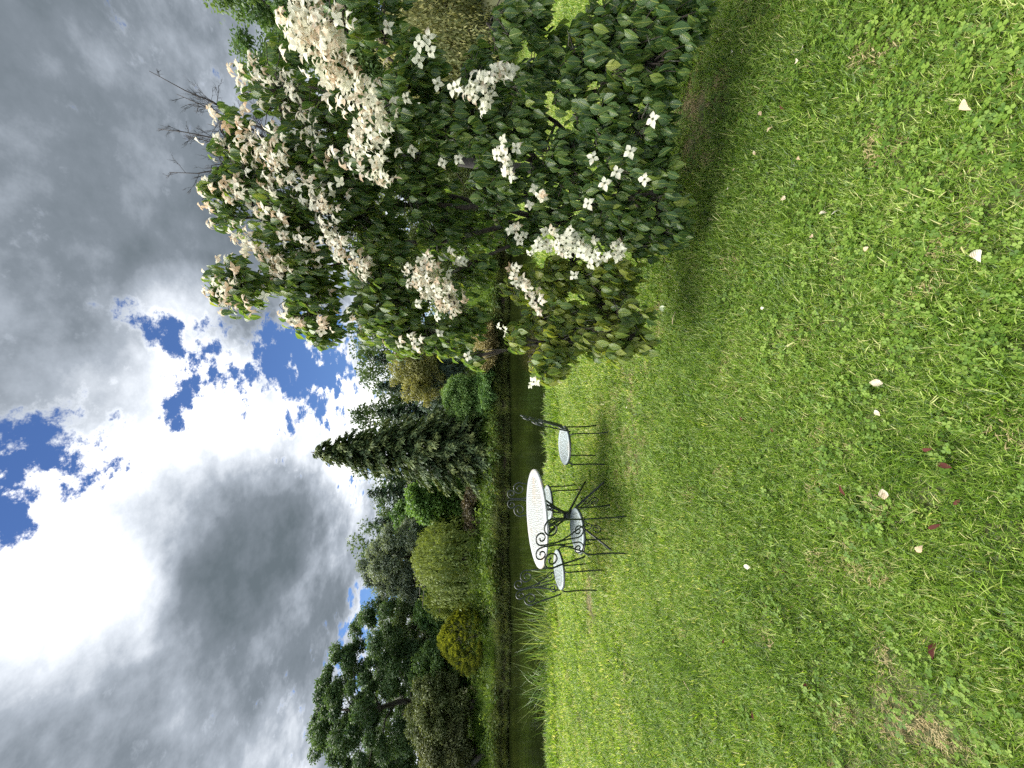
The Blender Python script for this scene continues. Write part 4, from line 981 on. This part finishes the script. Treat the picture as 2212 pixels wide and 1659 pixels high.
for i, (p, ax, s, a) in enumerate(fl):
    mm = face_matrix(local(p), ax, s, rng.random() * 6.28)
    if i in near_f:
        o = bpy.data.objects.new('flower', centre_me); COL.objects.link(o); o.parent = dog; o.matrix_local = mm
        for j in range(4):
            c = bpy.data.objects.new('bract', bract_me[age_i(np.clip(a + rng.normal() * .06, 0, 1))][rng.integers(0, 3)]); COL.objects.link(c); c.parent = o
            c.rotation_euler = (0, 0, j * math.pi / 2 + rng.normal() * .1); q = rng.uniform(.9, 1.1); c.scale = (q, q * rng.uniform(.9, 1.1), q)
    elif i in part_f:
        o = bpy.data.objects.new('flower', flower_me[age_i(a) * 3 + rng.integers(0, 3)]); COL.objects.link(o); o.parent = dog; o.matrix_local = mm
    else:
        b = MB()
        for j in range(4): bract_geo(b, j * math.pi / 2 + rng.normal() * .12, np.clip(a + rng.normal() * .1, 0, 1), .034, .025, rng.uniform(-.3, .35) - a * .3, rng.uniform(.1, .8))
        V = np.concatenate(b.v); A_ = np.array(mm)
        rest.add(V @ A_[:3, :3].T + A_[:3, 3], np.concatenate(b.q), np.concatenate(b.t), np.concatenate(b.qt), np.concatenate(b.tt), np.concatenate(b.uv))
ro = rest.build('blossom', M['bract'], dog, True); ro['kind'] = 'stuff'

# ------------------------------------------------------------------ petals, leaves and sticks lying on the lawn
def fallen(name, kind, v, y, label, size, cat, group):
    p = on_z(v, y, .03); p[2] = float(height(p[0], p[1])) + .040
    b = MB()
    if kind == 'petal': bract_geo(b, 0.0, rng.uniform(.4, .85), .030 * size, .022 * size, .05, rng.uniform(.2, .9)); mat = M['bract']
    elif kind == 'pale': dog_leaf(b, np.zeros((1, 3)), np.array([[1., 0, 0]]), np.array([[0, 0, 1.]]), np.array([.085]), np.array([.045]), np.array([.5]), np.array([.3])); mat = M['paleleaf']
    elif kind == 'red': dog_leaf(b, np.zeros((1, 3)), np.array([[1., 0, 0]]), np.array([[0, 0, 1.]]), np.array([.045 * size]), np.array([.013 * size]), np.array([.5]), np.array([.25])); mat = M['redleaf']
    else:
        b.tube(np.array([(0, 0, 0), (.05 * size, .006, .008), (.11 * size, 0, .004)]), [.003, .0026, .0015], 5); mat = M['stick']
    o = b.build(name, mat, None, True, p); o.rotation_euler = (rng.normal() * .3, rng.normal() * .3, rng.random() * 6.28)
    tag(o, label, cat, group)
PET = [(1738, 103, 1.2, 'cream fallen petal closest to the picture top, paired with a second one'), (1728, 131, 1.0, 'folded cream petal directly beside the topmost petal pair'), (1590, 115, 1.0, 'white petal on the shaded ground under the dogwood, near the top edge'), (1614, 107, .8, 'pinkish petal next to the white one under the dogwood'),
       (1640, 241, .8, 'small white petal in line with the single low dogwood flower'), (1656, 286, .9, 'round beige petal in the middle of the row below the dogwood'), (1625, 326, .8, 'white oval petal below the four low dogwood flowers'), (1578, 370, .6, 'tiny cream petal close under the dogwood leaf edge'), (1568, 408, .6, 'tiny white petal nearest the dogwood foot'),
       (1697, 430, 1.1, 'bright white fringed petal alone in clear grass'), (1770, 462, .8, 'dull cream petal touching the larger beige one'), (1797, 465, 1.1, 'larger beige petal of the close pair in the grass'), (1757, 512, .8, 'beige petal a little apart from the close pair'), (1725, 338, .7, 'cream petal scrap between the white oval and the fringed petal'),
       (2092, 215, 1.3, 'large beige petal in the sunlit grass near the camera'), (2110, 540, 1.2, 'orange brown petal in clover near the camera'), (1876, 533, .8, 'small tan petal in long grass between the clover patches'), (1913, 829, 1.3, 'large pale cream petal in the middle of the lawn'), (1916, 1055, 1.3, 'curled white petal near the dark red leaves'),
       (1617, 1222, 1.2, 'crumpled pinkish petal on a dry brown patch'), (1897, 885, .8, 'twisted yellowish petal just beside the large pale one'), (1645, 666, .7, 'small cream petal midway between dogwood and table'), (1458, 625, .6, 'tiny petal below the lowest dogwood sprig'), (1385, 873, .7, 'pale petal in the bright grass between dogwood and lone chair'), (1358, 878, .6, 'smaller pale petal next to another near the lone chair'), (1990, 1192, .9, 'white frayed scrap lying in clover')]
for v, y, s, lab in PET: fallen('fallen_petal', 'petal', v, y, lab, s, 'petal', 'petals fallen on the lawn')
RED = [(2003, 972, 1.0, 'dark red leaf beside the long purplish one in clover'), (2068, 1010, 1.4, 'long purplish brown leaf in clover near the camera'), (1835, 1070, 1.1, 'dark red leaf beside the curled white petal'), (2015, 1142, 1.0, 'reddish leaf near the white frayed scrap'), (2015, 1425, 1.9, 'longest red brown leaf, lying far from any petal'),
       (1632, 1555, 1.0, 'brown leaf on the lawn nearest the picture bottom'), (1740, 1480, .9, 'small brown leaf in the mixed dry grass'), (1674, 933, .8, 'small pinkish brown leaf below the lone chair'), (1600, 900, .9, 'narrow reddish leaf closest to the lone chair'), (2085, 1078, .8, 'red leaf scrap next to the long purplish leaf'), (1570, 1390, .8, 'brown leaf scrap on the lawn below the golden shrub'), (1685, 228, .8, 'brown leaf among the petals near the dogwood')]
for v, y, s, lab in RED: fallen('fallen_leaf', 'red', v, y, lab, s, 'leaf', 'dry leaves fallen on the lawn')
fallen('fallen_leaf', 'pale', 1422, 662, 'pale green upturned leaf on the lawn under the dogwood tips', 1.0, 'leaf', 'dry leaves fallen on the lawn')
fallen('dry_stick', 'stick', 1490, 2 * 775 - 60, 'straw coloured stick lying on the lawn near the bottom edge', 1.3, 'stick', 'sticks on the lawn')
fallen('dry_stick', 'stick', 1450, 700, 'thin pale stick on the lawn below the drooping dogwood tip', 1.0, 'stick', 'sticks on the lawn')
